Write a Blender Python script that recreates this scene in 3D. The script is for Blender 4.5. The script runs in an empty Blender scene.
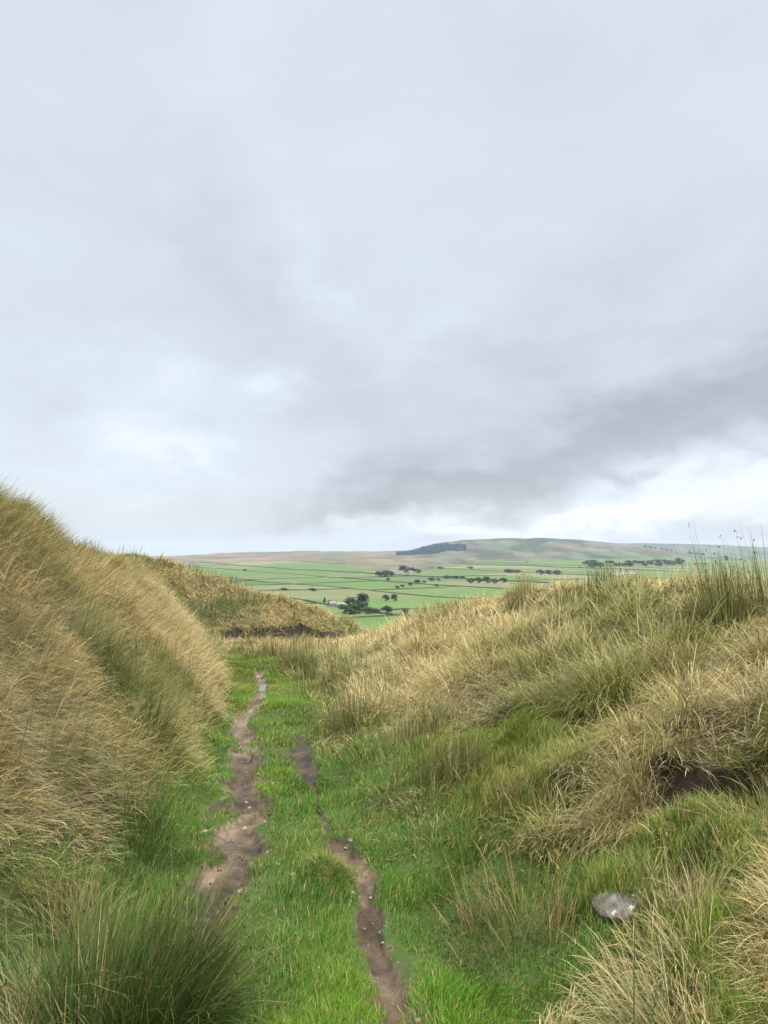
import math, random
import numpy as np
try:
    import bpy
except ImportError:
    bpy = None

# ------------------------------------------------------------------ noise
def hsh(ix, iy, s=0):
    h = (ix.astype(np.int64) * 374761393 + iy.astype(np.int64) * 668265263 + int(s) * 974634777) & 0xFFFFFFFF
    h = ((h ^ (h >> 13)) * 1274126177) & 0xFFFFFFFF
    h = ((h ^ (h >> 16)) * 2246822519) & 0xFFFFFFFF
    return ((h ^ (h >> 15)) & 0xFFFFFF) / float(0xFFFFFF)

def vnoise(x, y, s=0):
    ix = np.floor(x); iy = np.floor(y)
    fx = x - ix; fy = y - iy
    fx = fx * fx * (3 - 2 * fx); fy = fy * fy * (3 - 2 * fy)
    a = hsh(ix, iy, s); b = hsh(ix + 1, iy, s); c = hsh(ix, iy + 1, s); d = hsh(ix + 1, iy + 1, s)
    return (a + (b - a) * fx) * (1 - fy) + (c + (d - c) * fx) * fy

def fbm(x, y, s=0, o=4):
    v = 0; a = .5; t = 0
    for k in range(o):
        v = v + a * vnoise(x * 2 ** k + k * 17.3, y * 2 ** k - k * 9.1, s + k); t += a; a *= .5
    return v / t

def sst(e0, e1, x):
    t = np.clip((x - e0) / (e1 - e0), 0, 1)
    return t * t * (3 - 2 * t)

def worley(x, y, cell, s):
    """nearest jittered-grid point: offset to it, distance and a random id"""
    gx = np.floor(x / cell); gy = np.floor(y / cell)
    bd = np.full(x.shape, 1e9); bx = np.zeros(x.shape); by = np.zeros(x.shape); bi = np.zeros(x.shape)
    for i in (-1, 0, 1):
        for j in (-1, 0, 1):
            cx = gx + i; cy = gy + j
            px = (cx + .1 + .8 * hsh(cx, cy, s)) * cell; py = (cy + .1 + .8 * hsh(cx, cy, s + 1)) * cell
            dx = x - px; dy = y - py; d = dx * dx + dy * dy
            m = d < bd
            bd = np.where(m, d, bd); bx = np.where(m, dx, bx); by = np.where(m, dy, by); bi = np.where(m, hsh(cx, cy, s + 2), bi)
    return bx, by, np.sqrt(bd), bi

# ------------------------------------------------------------------ terrain (camera stands at x=0, y=0, eye 1.6 m)
def I(y, k):
    a = np.array(k, float); return np.interp(y, a[:, 0], a[:, 1])

FLOOR = [(-12, .3), (0, 0), (5, -.15), (10, -.4), (15, -.68), (18, -.88), (20, -1.0), (22, -1.17), (24, -1.4), (26, -1.75), (28, -2.3), (32, -3.4),
         (40, -5.2), (60, -9.5), (100, -17), (200, -33), (400, -53), (600, -62), (800, -64), (1000, -65), (1500, -66), (2000, -65.5), (2500, -64),
         (3200, -60), (4000, -55)]
FOOT_L = [(-12, -1.6), (0, -1.6), (2.8, -1.45), (4, -1.22), (5.3, -1.25), (6.5, -1.45), (8.4, -1.75), (12, -2.5), (15, -3.2), (17, -4.1), (18.5, -5.4), (20, -7.6), (24, -10), (60, -14)]
CREST_L = [(-12, -3.9), (5, -3.9), (7.7, -4.0), (10.6, -4.2), (13, -4.6), (16, -5.3), (18, -6.6), (20, -9.0), (24, -12), (60, -20)]
ZCR_L = [(-12, 2.6), (5, 2.48), (7.7, 2.10), (9, 1.56), (10.6, 1.24), (13, 1.12), (16, 1.12), (20, 1.1), (30, 1.0), (60, -7)]
FOOT_R = [(-12, .6), (2.7, .45), (3.7, .2), (4.3, .02), (5.3, -.27), (6.9, -.5), (9.8, -.8), (13, -1.2), (15.7, -1.45), (19, -1.25), (22, -.7), (25, .2), (30, 1.5), (60, 10)]
CREST_R = [(-12, 3.4), (4, 3.2), (6, 3.15), (10.3, 3.05), (13.3, 2.85), (17, 2.3), (21, 1.5), (25, .9), (30, 3), (60, 14)]
ZCR_R = [(-12, 1.15), (4, 1.2), (6, 1.2), (10.3, .92), (13.3, .70), (17, .22), (21, -.62), (25, -1.45), (30, -2.6), (60, -9)]
SPUR = [(-12, 23.0, 1.9), (-7.6, 24, 1.22), (-5.7, 25, .55), (-3.3, 26, -.27), (-1.6, 27, -1.05), (-.7, 27.5, -1.62), (.3, 28, -2.4), (3, 29, -4)]
PATH = [(2.0, -.72, .18), (2.9, -.78, .22), (3.5, -.84, .24), (3.9, -.88, .30), (4.5, -.9, .33), (5.3, -.96, .27), (6.5, -1.21, .22), (8.4, -1.57, .21), (10.8, -1.78, .22), (13.2, -2.2, .14), (14.5, -2.5, .08)]
MUD = [(2.0, .09, .17), (2.7, .05, .15), (3.0, .02, .15), (3.3, -.02, .14), (3.7, -.08, .12), (4.05, -.1, .14), (4.3, -.2, .14), (4.6, -.33, .10), (4.85, -.38, .06), (5.2, -.46, .03), (5.7, -.55, .08), (6.1, -.64, .17), (6.6, -.72, .22), (7.3, -.85, .22), (8.2, -1.0, .03)]

def along(y, k):
    a = np.array(k, float)
    return np.interp(y, a[:, 0], a[:, 1]), np.interp(y, a[:, 0], a[:, 2]), a[0, 0], a[-1, 0]

def track(x, y, k, s):
    c, w, y0, y1 = along(y, k)
    w = w * .47 * (.45 + 1.15 * fbm(x * 3.4, y * 3.4, s, 4))
    d = np.abs(x - c + .10 * (fbm(x * 1.3 + 5, y * 1.3, s + 9, 2) - .5)) / w
    d = d + 2.1 * (fbm(x * 7.5, y * 6, s + 3, 4) - .5) * sst(.35, .8, d)
    d = d + sst(y1 - 1.2, y1, y) * 2 + (y > y1) * 9
    return d        # < 1 is bare soil

def prof(t):
    return .5 * t + .5 * t * t * (3 - 2 * t)

def banks(x, y):
    """left and right bank parameter: 0 at the foot, 1 at the crest"""
    wob = .25 * (fbm(x * .9, y * .9, 71, 3) - .5)
    fl = I(y, FOOT_L) + wob; cl = I(y, CREST_L) + wob
    fr = I(y, FOOT_R) + wob; cr = I(y, CREST_R) + wob
    return (fl - x) / (fl - cl), (x - fr) / (cr - fr), fl, cl, fr, cr

def scarp(x, y):
    """signed distance uphill of the slipped turf edge and position along it"""
    sa = (x - .97) * .72 - (y - 4.16) * .69
    sd = (x - .97) * .69 + (y - 4.16) * .72 + .16 * (vnoise(sa * 3.1, sa * 0 + 2, 5) - .5)
    return sd, sa

def gap(sa):
    """1 where the turf edge has torn open"""
    return np.clip(.65 * sst(-.12, .02, sa) * sst(.34, .22, sa) + sst(.42, .62, sa) * sst(1.72, 1.35, sa), 0, 1)

RIDGE = [(-40, 556), (-16, 556), (-13, 553.5), (-11, 552.5), (-9, 552), (-6, 551), (-2, 551.5), (2, 551), (4, 543), (6, 540), (9, 538.4), (12, 538), (15, 540), (17, 543), (19, 547), (21, 551), (24, 556), (28, 560), (40, 560)]
RIDGE2 = [(-40, 575), (8, 575), (11, 549), (14, 544.5), (18, 543.2), (20, 543.5), (24, 545), (28, 548), (40, 556)]

def ridge_z(az, d, tab):
    a = np.array(tab, float)
    v = np.interp(az, a[:, 0], a[:, 1])
    return 1.6 + d * (548 - v) / 740 * .98

def far_z(x, y):
    d = np.hypot(x, y); az = np.degrees(np.arctan2(x, y))
    z = I(d, FLOOR)
    n = (fbm(x / 260., y / 260., 31, 3) - .5)
    z = z + n * np.clip((d - 150) / 600, 0, 1) * 7
    r1 = ridge_z(az, 5200, RIDGE) + (fbm(az * 1.1, az * 0, 41, 4) - .5) * 8
    t = sst(3600, 5200, d)
    up = z + (r1 - z) * t
    dn = r1 - np.clip(d - 5200, 0, 9e9) * .06
    z = np.where(d < 5200, up, dn)
    r2 = ridge_z(az, 9800, RIDGE2)
    t2 = sst(7600, 9800, d)
    z2 = -150 + (r2 + 150) * t2 - np.clip(d - 9800, 0, 9e9) * .05
    return np.maximum(np.where(d > 6800, np.maximum(z, z2), z), -150)

def terrain(x, y, fine=True):
    x = np.asarray(x, float); y = np.asarray(y, float)
    tl, tr, fl, cl, fr, cr = banks(x, y)
    f = I(y, FLOOR)
    zl = I(y, ZCR_L) + .22 * (fbm(y * .8, y * 0, 3, 3) - .5) * 2; zr = I(y, ZCR_R) + .16 * (fbm(y * .9, y * 0 + 7, 4, 3) - .5) * 2
    tc = np.clip(tl, 0, 1)
    L = f + (zl - f) * (.9 * tc + .1 * tc * tc * (3 - 2 * tc)) - .05 * np.clip(cl - x, 0, 60)
    R = f + (zr - f) * prof(np.clip(tr, 0, 1)) - .07 * np.clip(x - cr, 0, 60)
    z = np.where(tl > 0, L, np.where(tr > 0, R, f))
    # spur closing the hollow behind
    s = np.array(SPUR); yc = np.interp(x, s[:, 0], s[:, 1]); zc = np.interp(x, s[:, 0], s[:, 2])
    yf = yc - 4.3 - .3 * (fbm(x * 1.2, x * 0, 12, 3) - .5) * 2
    tt = (y - yf) / (yc - yf)
    base = np.interp(yf, [20, 22, 24], [-1.05, -1.17, -1.4])
    step = .30 * sst(0, .05, tt) * sst(-4.9, -4.3, x) * sst(-.9, -1.7, x)
    sp = base + (zc - base) * np.clip(tt, 0, 1) ** .9 + step * (1 - np.clip(tt, 0, 1))
    sp = np.where(y > yc, zc - (y - yc) * .25, sp)
    sp = np.where(tt < 0, -99, sp)
    near = (y < 60)
    z = np.where(near, np.maximum(z, np.where(x < 3, sp, -99)), z)
    if fine:
        bank = np.clip(np.maximum(tl, tr) * 3.0, 0, 1)
        rel = np.where(tl > 0, .5, .72)
        bank = np.where(sp >= z - 1e-6, 1, bank) * (np.hypot(x, y) < 70)
        bank = np.where((y > 19) & (x > -6) & (x < 0), np.maximum(bank, .5), bank)
        bx, by, bd, bi = worley(x, y, .40, 61)
        bx2, by2, bd2, bi2 = worley(x, y, .95, 81)
        z = z + rel * bank * (.13 * (1 - np.clip(bd / .26, 0, 1) ** 2) * (.4 + .8 * bi) + .20 * (1 - np.clip(bd2 / .6, 0, 1) ** 2) * (bi2 > .35) - .10)
        z = z + bank * .25 * (fbm(x * .7, y * .7, 21, 3) - .5)
        # turf edge that has slipped on the right bank
        sd, sa = scarp(x, y)
        win = gap(sa)
        z = z + win * .09 * (sst(-.015, .05, sd) * sst(1.3, .25, sd)) - win * .10 * sst(-.5, -.06, sd) * sst(.04, -.01, sd)
        # hollow scraped lower on the slope
        z = z - .12 * np.exp(-(((x - 1.2) / .13) ** 2 + ((y - 2.98) / .10) ** 2))
        floor = (1 - bank) * (np.hypot(x, y) < 40)
        z = z + floor * (.07 * (fbm(x * 1.6, y * 1.6, 33, 4) - .5))
        p = track(x, y, PATH, 50); m = track(x, y, MUD, 55)
        z = z - .055 * sst(1.25, .6, p) * (y < 15) - .04 * sst(1.5, .3, m) * (y < 9)
        z = z + .065 * (fbm(x * 8, y * 6, 37, 5) - .5) * (sst(1.25, .7, np.minimum(p, m)) * (y < 15))
        z = z + .07 * np.exp(-(((x + .31) / .13) ** 2 + ((y - 3.95) / .12) ** 2))
    return z

def height(x, y):
    x = np.asarray(x, float); y = np.asarray(y, float)
    d = np.hypot(x, y)
    k = sst(34, 60, d)
    out = np.where(d < 62, terrain(x, y), 0)
    fz = far_z(x, y)
    # beyond the banks the moor carries on a little before it falls
    return out * (1 - k) + fz * k

GX0, GX1, GY0, GY1, GS = -14., 14., 0.4, 33., .04
_gx = np.arange(GX0, GX1, GS); _gy = np.arange(GY0, GY1, GS)
GRID = height(*np.meshgrid(_gx, _gy))

def gz(x, y):
    a = np.clip((np.asarray(x, float) - GX0) / GS, 0, len(_gx) - 2.001); b = np.clip((np.asarray(y, float) - GY0) / GS, 0, len(_gy) - 2.001)
    i = a.astype(int); j = b.astype(int); fx = a - i; fy = b - j
    g = GRID
    return (g[j, i] * (1 - fx) + g[j, i + 1] * fx) * (1 - fy) + (g[j + 1, i] * (1 - fx) + g[j + 1, i + 1] * fx) * fy

_dzy, _dzx = np.gradient(GRID, GS)
def blur(a, k):
    for ax in (0, 1):
        c = np.cumsum(np.pad(a, [(k + 1, k) if q == ax else (0, 0) for q in (0, 1)], mode='edge'), axis=ax)
        a = (np.take(c, np.arange(2 * k + 1, c.shape[ax]), ax) - np.take(c, np.arange(0, c.shape[ax] - 2 * k - 1), ax)) / (2 * k + 1)
    return a
SLX = blur(_dzx, 9); SLY = blur(_dzy, 9)
SOFT = blur(GRID, 3)
def soft(x, y):
    i = np.clip(((x - GX0) / GS + .5).astype(int), 0, SOFT.shape[1] - 1); j = np.clip(((y - GY0) / GS + .5).astype(int), 0, SOFT.shape[0] - 1)
    return SOFT[j, i]
def slope(x, y):
    i = np.clip(((x - GX0) / GS).astype(int), 0, SLX.shape[1] - 1); j = np.clip(((y - GY0) / GS).astype(int), 0, SLX.shape[0] - 1)
    return SLX[j, i], SLY[j, i]

def lawnness(x, y):
    """1 where short green turf grows, 0 where the tall bank grass does"""
    tl, tr, *_ = banks(x, y)
    n = fbm(x * 1.1, y * 1.1, 91, 3) - .5
    hiR = np.interp(y, [2, 2.5, 2.9, 3.4, 3.9, 4.3, 5, 6, 7, 9, 12, 30], [.10, .24, .46, .46, .32, .34, .40, .36, .14, .06, .04, .0])
    a = sst(.17, .02, tl + n * .16) * sst(.10, -.10, tr - hiR + n * .62)
    return a * sst(20, 16.5, y + n * 3) * (y < 21)
# ---END TERRAIN

# ------------------------------------------------------------------ scene basics
D = bpy.data
C = bpy.context.scene.collection
scn = bpy.context.scene
rng = np.random.default_rng(7)
random.seed(7)

def tag(o, label=None, cat=None, group=None, kind=None):
    for k, v in (('label', label), ('category', cat), ('group', group), ('kind', kind)):
        if v: o[k] = v
    return o

def new_mesh(name, co, faces_flat, loop_tot, mat, parent=None, col=None, smooth=True, link=True):
    me = D.meshes.new(name)
    n = len(co)
    me.vertices.add(n); me.vertices.foreach_set('co', np.ascontiguousarray(co, np.float32).ravel())
    lt = np.asarray(loop_tot, np.int32); nl = int(lt.sum())
    me.loops.add(nl); me.loops.foreach_set('vertex_index', np.asarray(faces_flat, np.int32).ravel())
    me.polygons.add(len(lt))
    ls = np.zeros(len(lt), np.int32); ls[1:] = np.cumsum(lt)[:-1]
    me.polygons.foreach_set('loop_start', ls)
    me.polygons.foreach_set('use_smooth', np.full(len(lt), smooth, bool))
    if col is not None:
        at = me.color_attributes.new('Col', 'FLOAT_COLOR', 'POINT')
        c4 = np.ones((n, 4), np.float32); c4[:, :3] = col
        at.data.foreach_set('color', c4.ravel())
    me.update(calc_edges=True)
    me.validate()
    if mat is not None: me.materials.append(mat)
    o = D.objects.new(name, me)
    if link: C.objects.link(o)
    if parent is not None: o.parent = parent
    return o

def empty(name, loc=(0, 0, 0), rz=0):
    o = D.objects.new(name, None); C.objects.link(o)
    o.location = loc; o.rotation_euler = (0, 0, rz); o.empty_display_size = .1
    return o

# ------------------------------------------------------------------ materials
def mat_new(name):
    m = D.materials.new(name); m.use_nodes = True
    nt = m.node_tree; nt.nodes.clear()
    return m, nt, nt.nodes, nt.links

def mat_leaf(name, trans=.3, rough=.6, spec=.25, var=.0):
    """grass and leaf blades: their own colour attribute, some light let through"""
    m, nt, N, Lk = mat_new(name)
    out = N.new('ShaderNodeOutputMaterial'); ca = N.new('ShaderNodeVertexColor'); ca.layer_name = 'Col'
    p = N.new('ShaderNodeBsdfPrincipled'); p.inputs['Roughness'].default_value = rough; p.inputs['Specular IOR Level'].default_value = spec
    t = N.new('ShaderNodeBsdfTranslucent'); mx = N.new('ShaderNodeMixShader'); mx.inputs[0].default_value = trans
    Lk.new(ca.outputs[0], p.inputs['Base Color']); Lk.new(ca.outputs[0], t.inputs[0])
    Lk.new(p.outputs[0], mx.inputs[1]); Lk.new(t.outputs[0], mx.inputs[2]); Lk.new(mx.outputs[0], out.inputs[0])
    return m

def mat_ground(name, rough=.9, scale=30., amt=.5, bump=.4, spec=.2, wet=False, dist=.02):
    m, nt, N, Lk = mat_new(name)
    out = N.new('ShaderNodeOutputMaterial'); ca = N.new('ShaderNodeVertexColor'); ca.layer_name = 'Col'
    tc = N.new('ShaderNodeTexCoord')
    n1 = N.new('ShaderNodeTexNoise'); n1.inputs['Scale'].default_value = scale; n1.inputs['Detail'].default_value = 6; n1.inputs['Roughness'].default_value = .65
    n2 = N.new('ShaderNodeTexNoise'); n2.inputs['Scale'].default_value = scale * .13; n2.inputs['Detail'].default_value = 4
    Lk.new(tc.outputs['Object'], n1.inputs['Vector']); Lk.new(tc.outputs['Object'], n2.inputs['Vector'])
    n4 = N.new('ShaderNodeTexNoise'); n4.inputs['Scale'].default_value = scale * 5; n4.inputs['Detail'].default_value = 5; n4.inputs['Roughness'].default_value = .7; Lk.new(tc.outputs['Object'], n4.inputs['Vector'])
    a0 = N.new('ShaderNodeMath'); a0.operation = 'MULTIPLY_ADD'; Lk.new(n4.outputs[0], a0.inputs[0]); a0.inputs[1].default_value = .8; Lk.new(n1.outputs[0], a0.inputs[2])
    a1 = N.new('ShaderNodeMath'); a1.operation = 'SUBTRACT'; Lk.new(a0.outputs[0], a1.inputs[0]); a1.inputs[1].default_value = .4
    ad = N.new('ShaderNodeMath'); ad.operation = 'ADD'; Lk.new(a1.outputs[0], ad.inputs[0]); Lk.new(n2.outputs[0], ad.inputs[1])
    mr = N.new('ShaderNodeMapRange'); mr.inputs[1].default_value = .6; mr.inputs[2].default_value = 1.4
    mr.inputs[3].default_value = 1 - amt; mr.inputs[4].default_value = 1 + amt; Lk.new(ad.outputs[0], mr.inputs[0])
    mx = N.new('ShaderNodeVectorMath'); mx.operation = 'SCALE'; Lk.new(ca.outputs[0], mx.inputs[0]); Lk.new(mr.outputs[0], mx.inputs['Scale'])
    p = N.new('ShaderNodeBsdfPrincipled'); p.inputs['Roughness'].default_value = rough; p.inputs['Specular IOR Level'].default_value = spec
    Lk.new(mx.outputs[0], p.inputs['Base Color'])
    if wet:
        rr = N.new('ShaderNodeMapRange'); rr.inputs[1].default_value = .40; rr.inputs[2].default_value = .6
        rr.inputs[3].default_value = .32; rr.inputs[4].default_value = .8; Lk.new(n2.outputs[0], rr.inputs[0]); Lk.new(rr.outputs[0], p.inputs['Roughness'])
    bp = N.new('ShaderNodeBump'); bp.inputs['Strength'].default_value = bump; bp.inputs['Distance'].default_value = dist
    Lk.new(a1.outputs[0], bp.inputs['Height']); Lk.new(bp.outputs[0], p.inputs['Normal'])
    Lk.new(p.outputs[0], out.inputs[0])
    return m

def mat_plain(name, col, rough=.8, scale=8., amt=.3, spec=.3, bump=.0):
    m, nt, N, Lk = mat_new(name)
    out = N.new('ShaderNodeOutputMaterial'); tc = N.new('ShaderNodeTexCoord')
    n1 = N.new('ShaderNodeTexNoise'); n1.inputs['Scale'].default_value = scale; n1.inputs['Detail'].default_value = 6
    Lk.new(tc.outputs['Object'], n1.inputs['Vector'])
    r = N.new('ShaderNodeValToRGB'); c = np.array(col)
    r.color_ramp.elements[0].position = .3; r.color_ramp.elements[1].position = .7
    r.color_ramp.elements[0].color = tuple(c * (1 - amt)) + (1,); r.color_ramp.elements[1].color = tuple(np.minimum(c * (1 + amt), 1)) + (1,)
    Lk.new(n1.outputs[0], r.inputs[0])
    p = N.new('ShaderNodeBsdfPrincipled'); p.inputs['Roughness'].default_value = rough; p.inputs['Specular IOR Level'].default_value = spec
    Lk.new(r.outputs[0], p.inputs['Base Color'])
    if bump:
        bp = N.new('ShaderNodeBump'); bp.inputs['Strength'].default_value = bump; bp.inputs['Distance'].default_value = .01
        Lk.new(n1.outputs[0], bp.inputs['Height']); Lk.new(bp.outputs[0], p.inputs['Normal'])
    Lk.new(p.outputs[0], out.inputs[0])
    return m

M_GRASS = mat_leaf('dry_grass', .24, .6, .2)
M_LAWN = mat_leaf('green_grass', .32, .55, .2)
M_RUSH = mat_leaf('rush_stem', .12, .6, .15)
M_LEAF = mat_leaf('tree_leaf', .15, .7, .15)
M_SEED = mat_plain('rush_seed', (.05, .028, .014), .8, 60)
M_SOIL = mat_ground('moor_soil', .9, 40, .45, .5)
M_MUD = mat_ground('path_mud', .6, 26, .55, .9, .35, wet=True, dist=.035)
M_FIELD = mat_ground('field_turf', .9, .03, .14, .0, .1)
M_HILL = mat_ground('moor_hill', .95, .006, .3, .0, .1)
M_BARK = mat_plain('tree_bark', (.07, .055, .04), .9, 3)
M_HEDGE = mat_leaf('hedge_leaf', .1, .8, .1)
M_WALLSTONE = mat_plain('field_wall_stone', (.10, .10, .09), .9, .4)

# ------------------------------------------------------------------ the ground: one polar sheet to the horizon, cut where its surface changes
FIELD_ROT = -58.
ROW = 200.
def field_cells(x, y):
    """rotated grid of enclosed fields on the valley floor: cell ids and edge coordinates"""
    a = math.radians(FIELD_ROT)
    wx = x + 60 * (fbm(x / 500, y / 500, 301, 2) - .5); wy = y + 80 * (fbm(x / 600, y / 600, 302, 2) - .5)
    q = (wy * math.cos(a) - wx * math.sin(a)); p = (wx * math.cos(a) + wy * math.sin(a))
    row = np.floor(q / ROW)
    w = 190 + 150 * hsh(row, row * 0, 9)
    off = hsh(row, row * 0, 11) * 300
    colm = np.floor((p + off) / w)
    return row, colm, p, q, w, off

FIELD_COL = np.array([(.080, .132, .038), (.098, .145, .046), (.072, .112, .038), (.105, .138, .052), (.125, .138, .062), (.085, .138, .040), (.090, .128, .046), (.076, .128, .036)])

def field_edge(a):
    return 3000 + 900 * (fbm(a * .25, a * 0, 25, 3) - .5) + 900 * sst(4, 10, a) - 700 * sst(-4, 0, a) * sst(6, 2, a)

def build_ground():
    r = [0.6]
    while r[-1] < 12500:
        step = .0085 if r[-1] > 9 else (.0055 if r[-1] > 2.2 else .03)
        if 1900 < r[-1] < 5400: step = .0075
        r.append(r[-1] * (1 + step))
    r = np.array(r)
    az = np.concatenate([np.linspace(-180, -44, 70)[:-1], np.linspace(-44, -29, 60)[:-1], np.linspace(-29, 29, 640), np.linspace(29, 44, 60)[1:], np.linspace(44, 180, 70)[1:]])
    R, A = np.meshgrid(r, np.radians(az), indexing='ij')
    X = R * np.sin(A); Y = R * np.cos(A)
    Z = np.zeros_like(X)
    nr = int(np.searchsorted(r, 62))
    Z[:nr] = height(X[:nr], Y[:nr]); Z[nr:] = far_z(X[nr:], Y[nr:])
    nR, nA = X.shape
    # colours
    col = np.zeros(X.shape + (3,))
    zone = np.zeros(X.shape, int)     # 0 moor soil, 1 path, 2 mud, 3 fields, 4 hills
    Xn, Yn = X[:nr], Y[:nr]
    lw = lawnness(Xn, Yn)[..., None]
    n1 = fbm(Xn * 2.5, Yn * 2.5, 400, 4)[..., None]
    thatch = np.array((.13, .105, .05)) * (1 - n1) + np.array((.075, .085, .03)) * n1
    n1b = sst(.35, .65, fbm(Xn * 9, Yn * 9, 402, 4))[..., None]; turf = (np.array((.055, .058, .022)) * (1 - n1) + np.array((.06, .085, .022)) * n1) * (1 - n1b) + np.array((.05, .082, .018)) * n1b
    c = thatch * (1 - lw) + turf * lw
    p = track(Xn, Yn, PATH, 50); m = track(Xn, Yn, MUD, 55)
    p = np.where(np.hypot(Xn, Yn) > 16, 9, p); m = np.where(np.hypot(Xn, Yn) > 10, 9, m)
    p = np.where(Yn < 0, 9, p); m = np.where(Yn < 0, 9, m)
    n2 = fbm(Xn * 5, Yn * 5, 405, 3)[..., None]
    n3 = sst(.33, .58, fbm(Xn * 3.1, Yn * 2.2, 411, 4))[..., None]
    n2 = np.clip((n2 - .5) * 1.9 + .5, 0, 1)
    n5 = np.clip((fbm(Xn * 17, Yn * 11, 415, 3)[..., None] - .5) * 2.2 + .5, 0, 1)
    pc = ((np.array((.30, .222, .145)) * n2 + np.array((.20, .142, .09)) * (1 - n2)) * n3 + (np.array((.16, .112, .07)) * n2 + np.array((.085, .058, .036)) * (1 - n2)) * (1 - n3)) * (.52 + .54 * n5)
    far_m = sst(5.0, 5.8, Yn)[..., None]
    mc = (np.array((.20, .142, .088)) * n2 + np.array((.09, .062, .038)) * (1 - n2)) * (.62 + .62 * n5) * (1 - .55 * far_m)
    wp = sst(1.25, .95, p)[..., None]; wm = sst(1.25, .9, m)[..., None]
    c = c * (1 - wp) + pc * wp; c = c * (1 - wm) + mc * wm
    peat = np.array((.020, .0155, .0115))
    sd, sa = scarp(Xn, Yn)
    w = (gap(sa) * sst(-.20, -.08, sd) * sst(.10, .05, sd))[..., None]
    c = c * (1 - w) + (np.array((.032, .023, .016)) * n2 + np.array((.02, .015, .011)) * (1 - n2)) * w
    w = np.exp(-(((Xn - 1.2) / .15) ** 2 + ((Yn - 2.98) / .12) ** 2))[..., None]
    c = c * (1 - w) + np.array((.06, .038, .024)) * w
    s = np.array(SPUR); yc = np.interp(Xn, s[:, 0], s[:, 1]); yf = yc - 4.3 - .3 * (fbm(Xn * 1.2, Xn * 0, 12, 3) - .5) * 2
    tt = (Yn - yf)
    w = (sst(-5.0, -4.4, Xn) * sst(-.8, -1.6, Xn) * sst(-.35, -.05, tt) * sst(.45, .25, tt))[..., None]
    c = c * (1 - w) + peat * w
    col[:nr] = c
    zone[:nr] = np.where(p < 1, 1, np.where(m < 1, 2, 0))
    Xf, Yf = X[nr:], Y[nr:]; Rf = R[nr:]; Af = np.degrees(A[nr:])
    row, cm, pp, qq, ww, off = field_cells(Xf, Yf)
    idx = (hsh(row, cm, 21) * 7.999).astype(int)
    fc = FIELD_COL[idx] * (.9 + .2 * hsh(row, cm, 22))[..., None]
    mw = (.88 + .24 * fbm(Xf / 30, Yf / 30, 23, 3))[..., None]
    fc = fc * mw
    # rough moorland on the hills, with enclosed pasture reaching up the right-hand one
    nh = np.clip((fbm(Xf / 260, Yf / 200, 24, 5)[..., None] - .5) * 2.4 + .5, 0, 1)
    moor = np.array((.165, .118, .085)) * nh + np.array((.085, .095, .05)) * (1 - nh)
    heath = np.array((.095, .08, .062)) * nh + np.array((.05, .085, .042)) * (1 - nh); heath = heath * (.7 + .6 * sst(.4, .6, fbm(Xf / 110, Yf / 260, 29, 4)))[..., None]
    kh = sst(0, 6, Af + 4 * (fbm(Xf / 400, Yf / 300, 26, 3) - .5))[..., None]; hill = moor * (1 - kh) + heath * kh
    edge = field_edge(Af)
    wf = (hsh(row, cm, 27) * 500 - 250)
    isf = Rf < edge + wf
    rough = (hsh(row, cm, 28) > .86) & (Rf > 1500)
    k = np.where(isf & ~rough, 1., 0)[..., None]
    near = sst(45, 240, Rf)[..., None]
    hill = hill * (.85 + .3 * sst(.42, .58, fbm(Xf / 70, Yf / 200, 30, 3)))[..., None]
    cc = fc * k + np.where((isf & rough)[..., None], np.array((.17, .155, .08)), hill) * (1 - k)
    cc = np.array((.20, .17, .08)) * (1 - near) + cc * near
    col[nr:] = cc
    zone[nr:] = np.where(isf, 3, 4)
    co = np.stack([X, Y, Z], -1).reshape(-1, 3); col = col.reshape(-1, 3); zone = zone.reshape(-1)
    i, j = np.meshgrid(np.arange(nR - 1), np.arange(nA - 1), indexing='ij')
    q = np.stack([i * nA + j, (i + 1) * nA + j, (i + 1) * nA + j + 1, i * nA + j + 1], -1).reshape(-1, 4)
    zq = zone[q[:, 0]]
    for zid, name, mat in ((0, 'ground', M_SOIL), (1, 'path', M_MUD), (2, 'mud', M_MUD), (3, 'field', M_FIELD), (4, 'hills', M_HILL)):
        f = q[zq == zid]
        used, inv = np.unique(f.ravel(), return_inverse=True)
        if zid == 0:            # close the sheet under the viewer
            o = new_mesh(name, co[used], inv, np.full(len(f), 4), mat, None, col[used])
        else:
            o = new_mesh(name, co[used], inv, np.full(len(f), 4), mat, None, col[used])
        tag(o, kind='structure')
        o['label'] = {0: 'brown and green moorland ground of the grassy hollow', 1: 'narrow bare muddy footpath winding through the hollow', 2: 'dark wet trodden mud beside the green turf',
                      3: 'green enclosed pasture fields on the valley floor', 4: 'brown and grey moorland hills closing the far side of the valley'}[zid]
build_ground()

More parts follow.
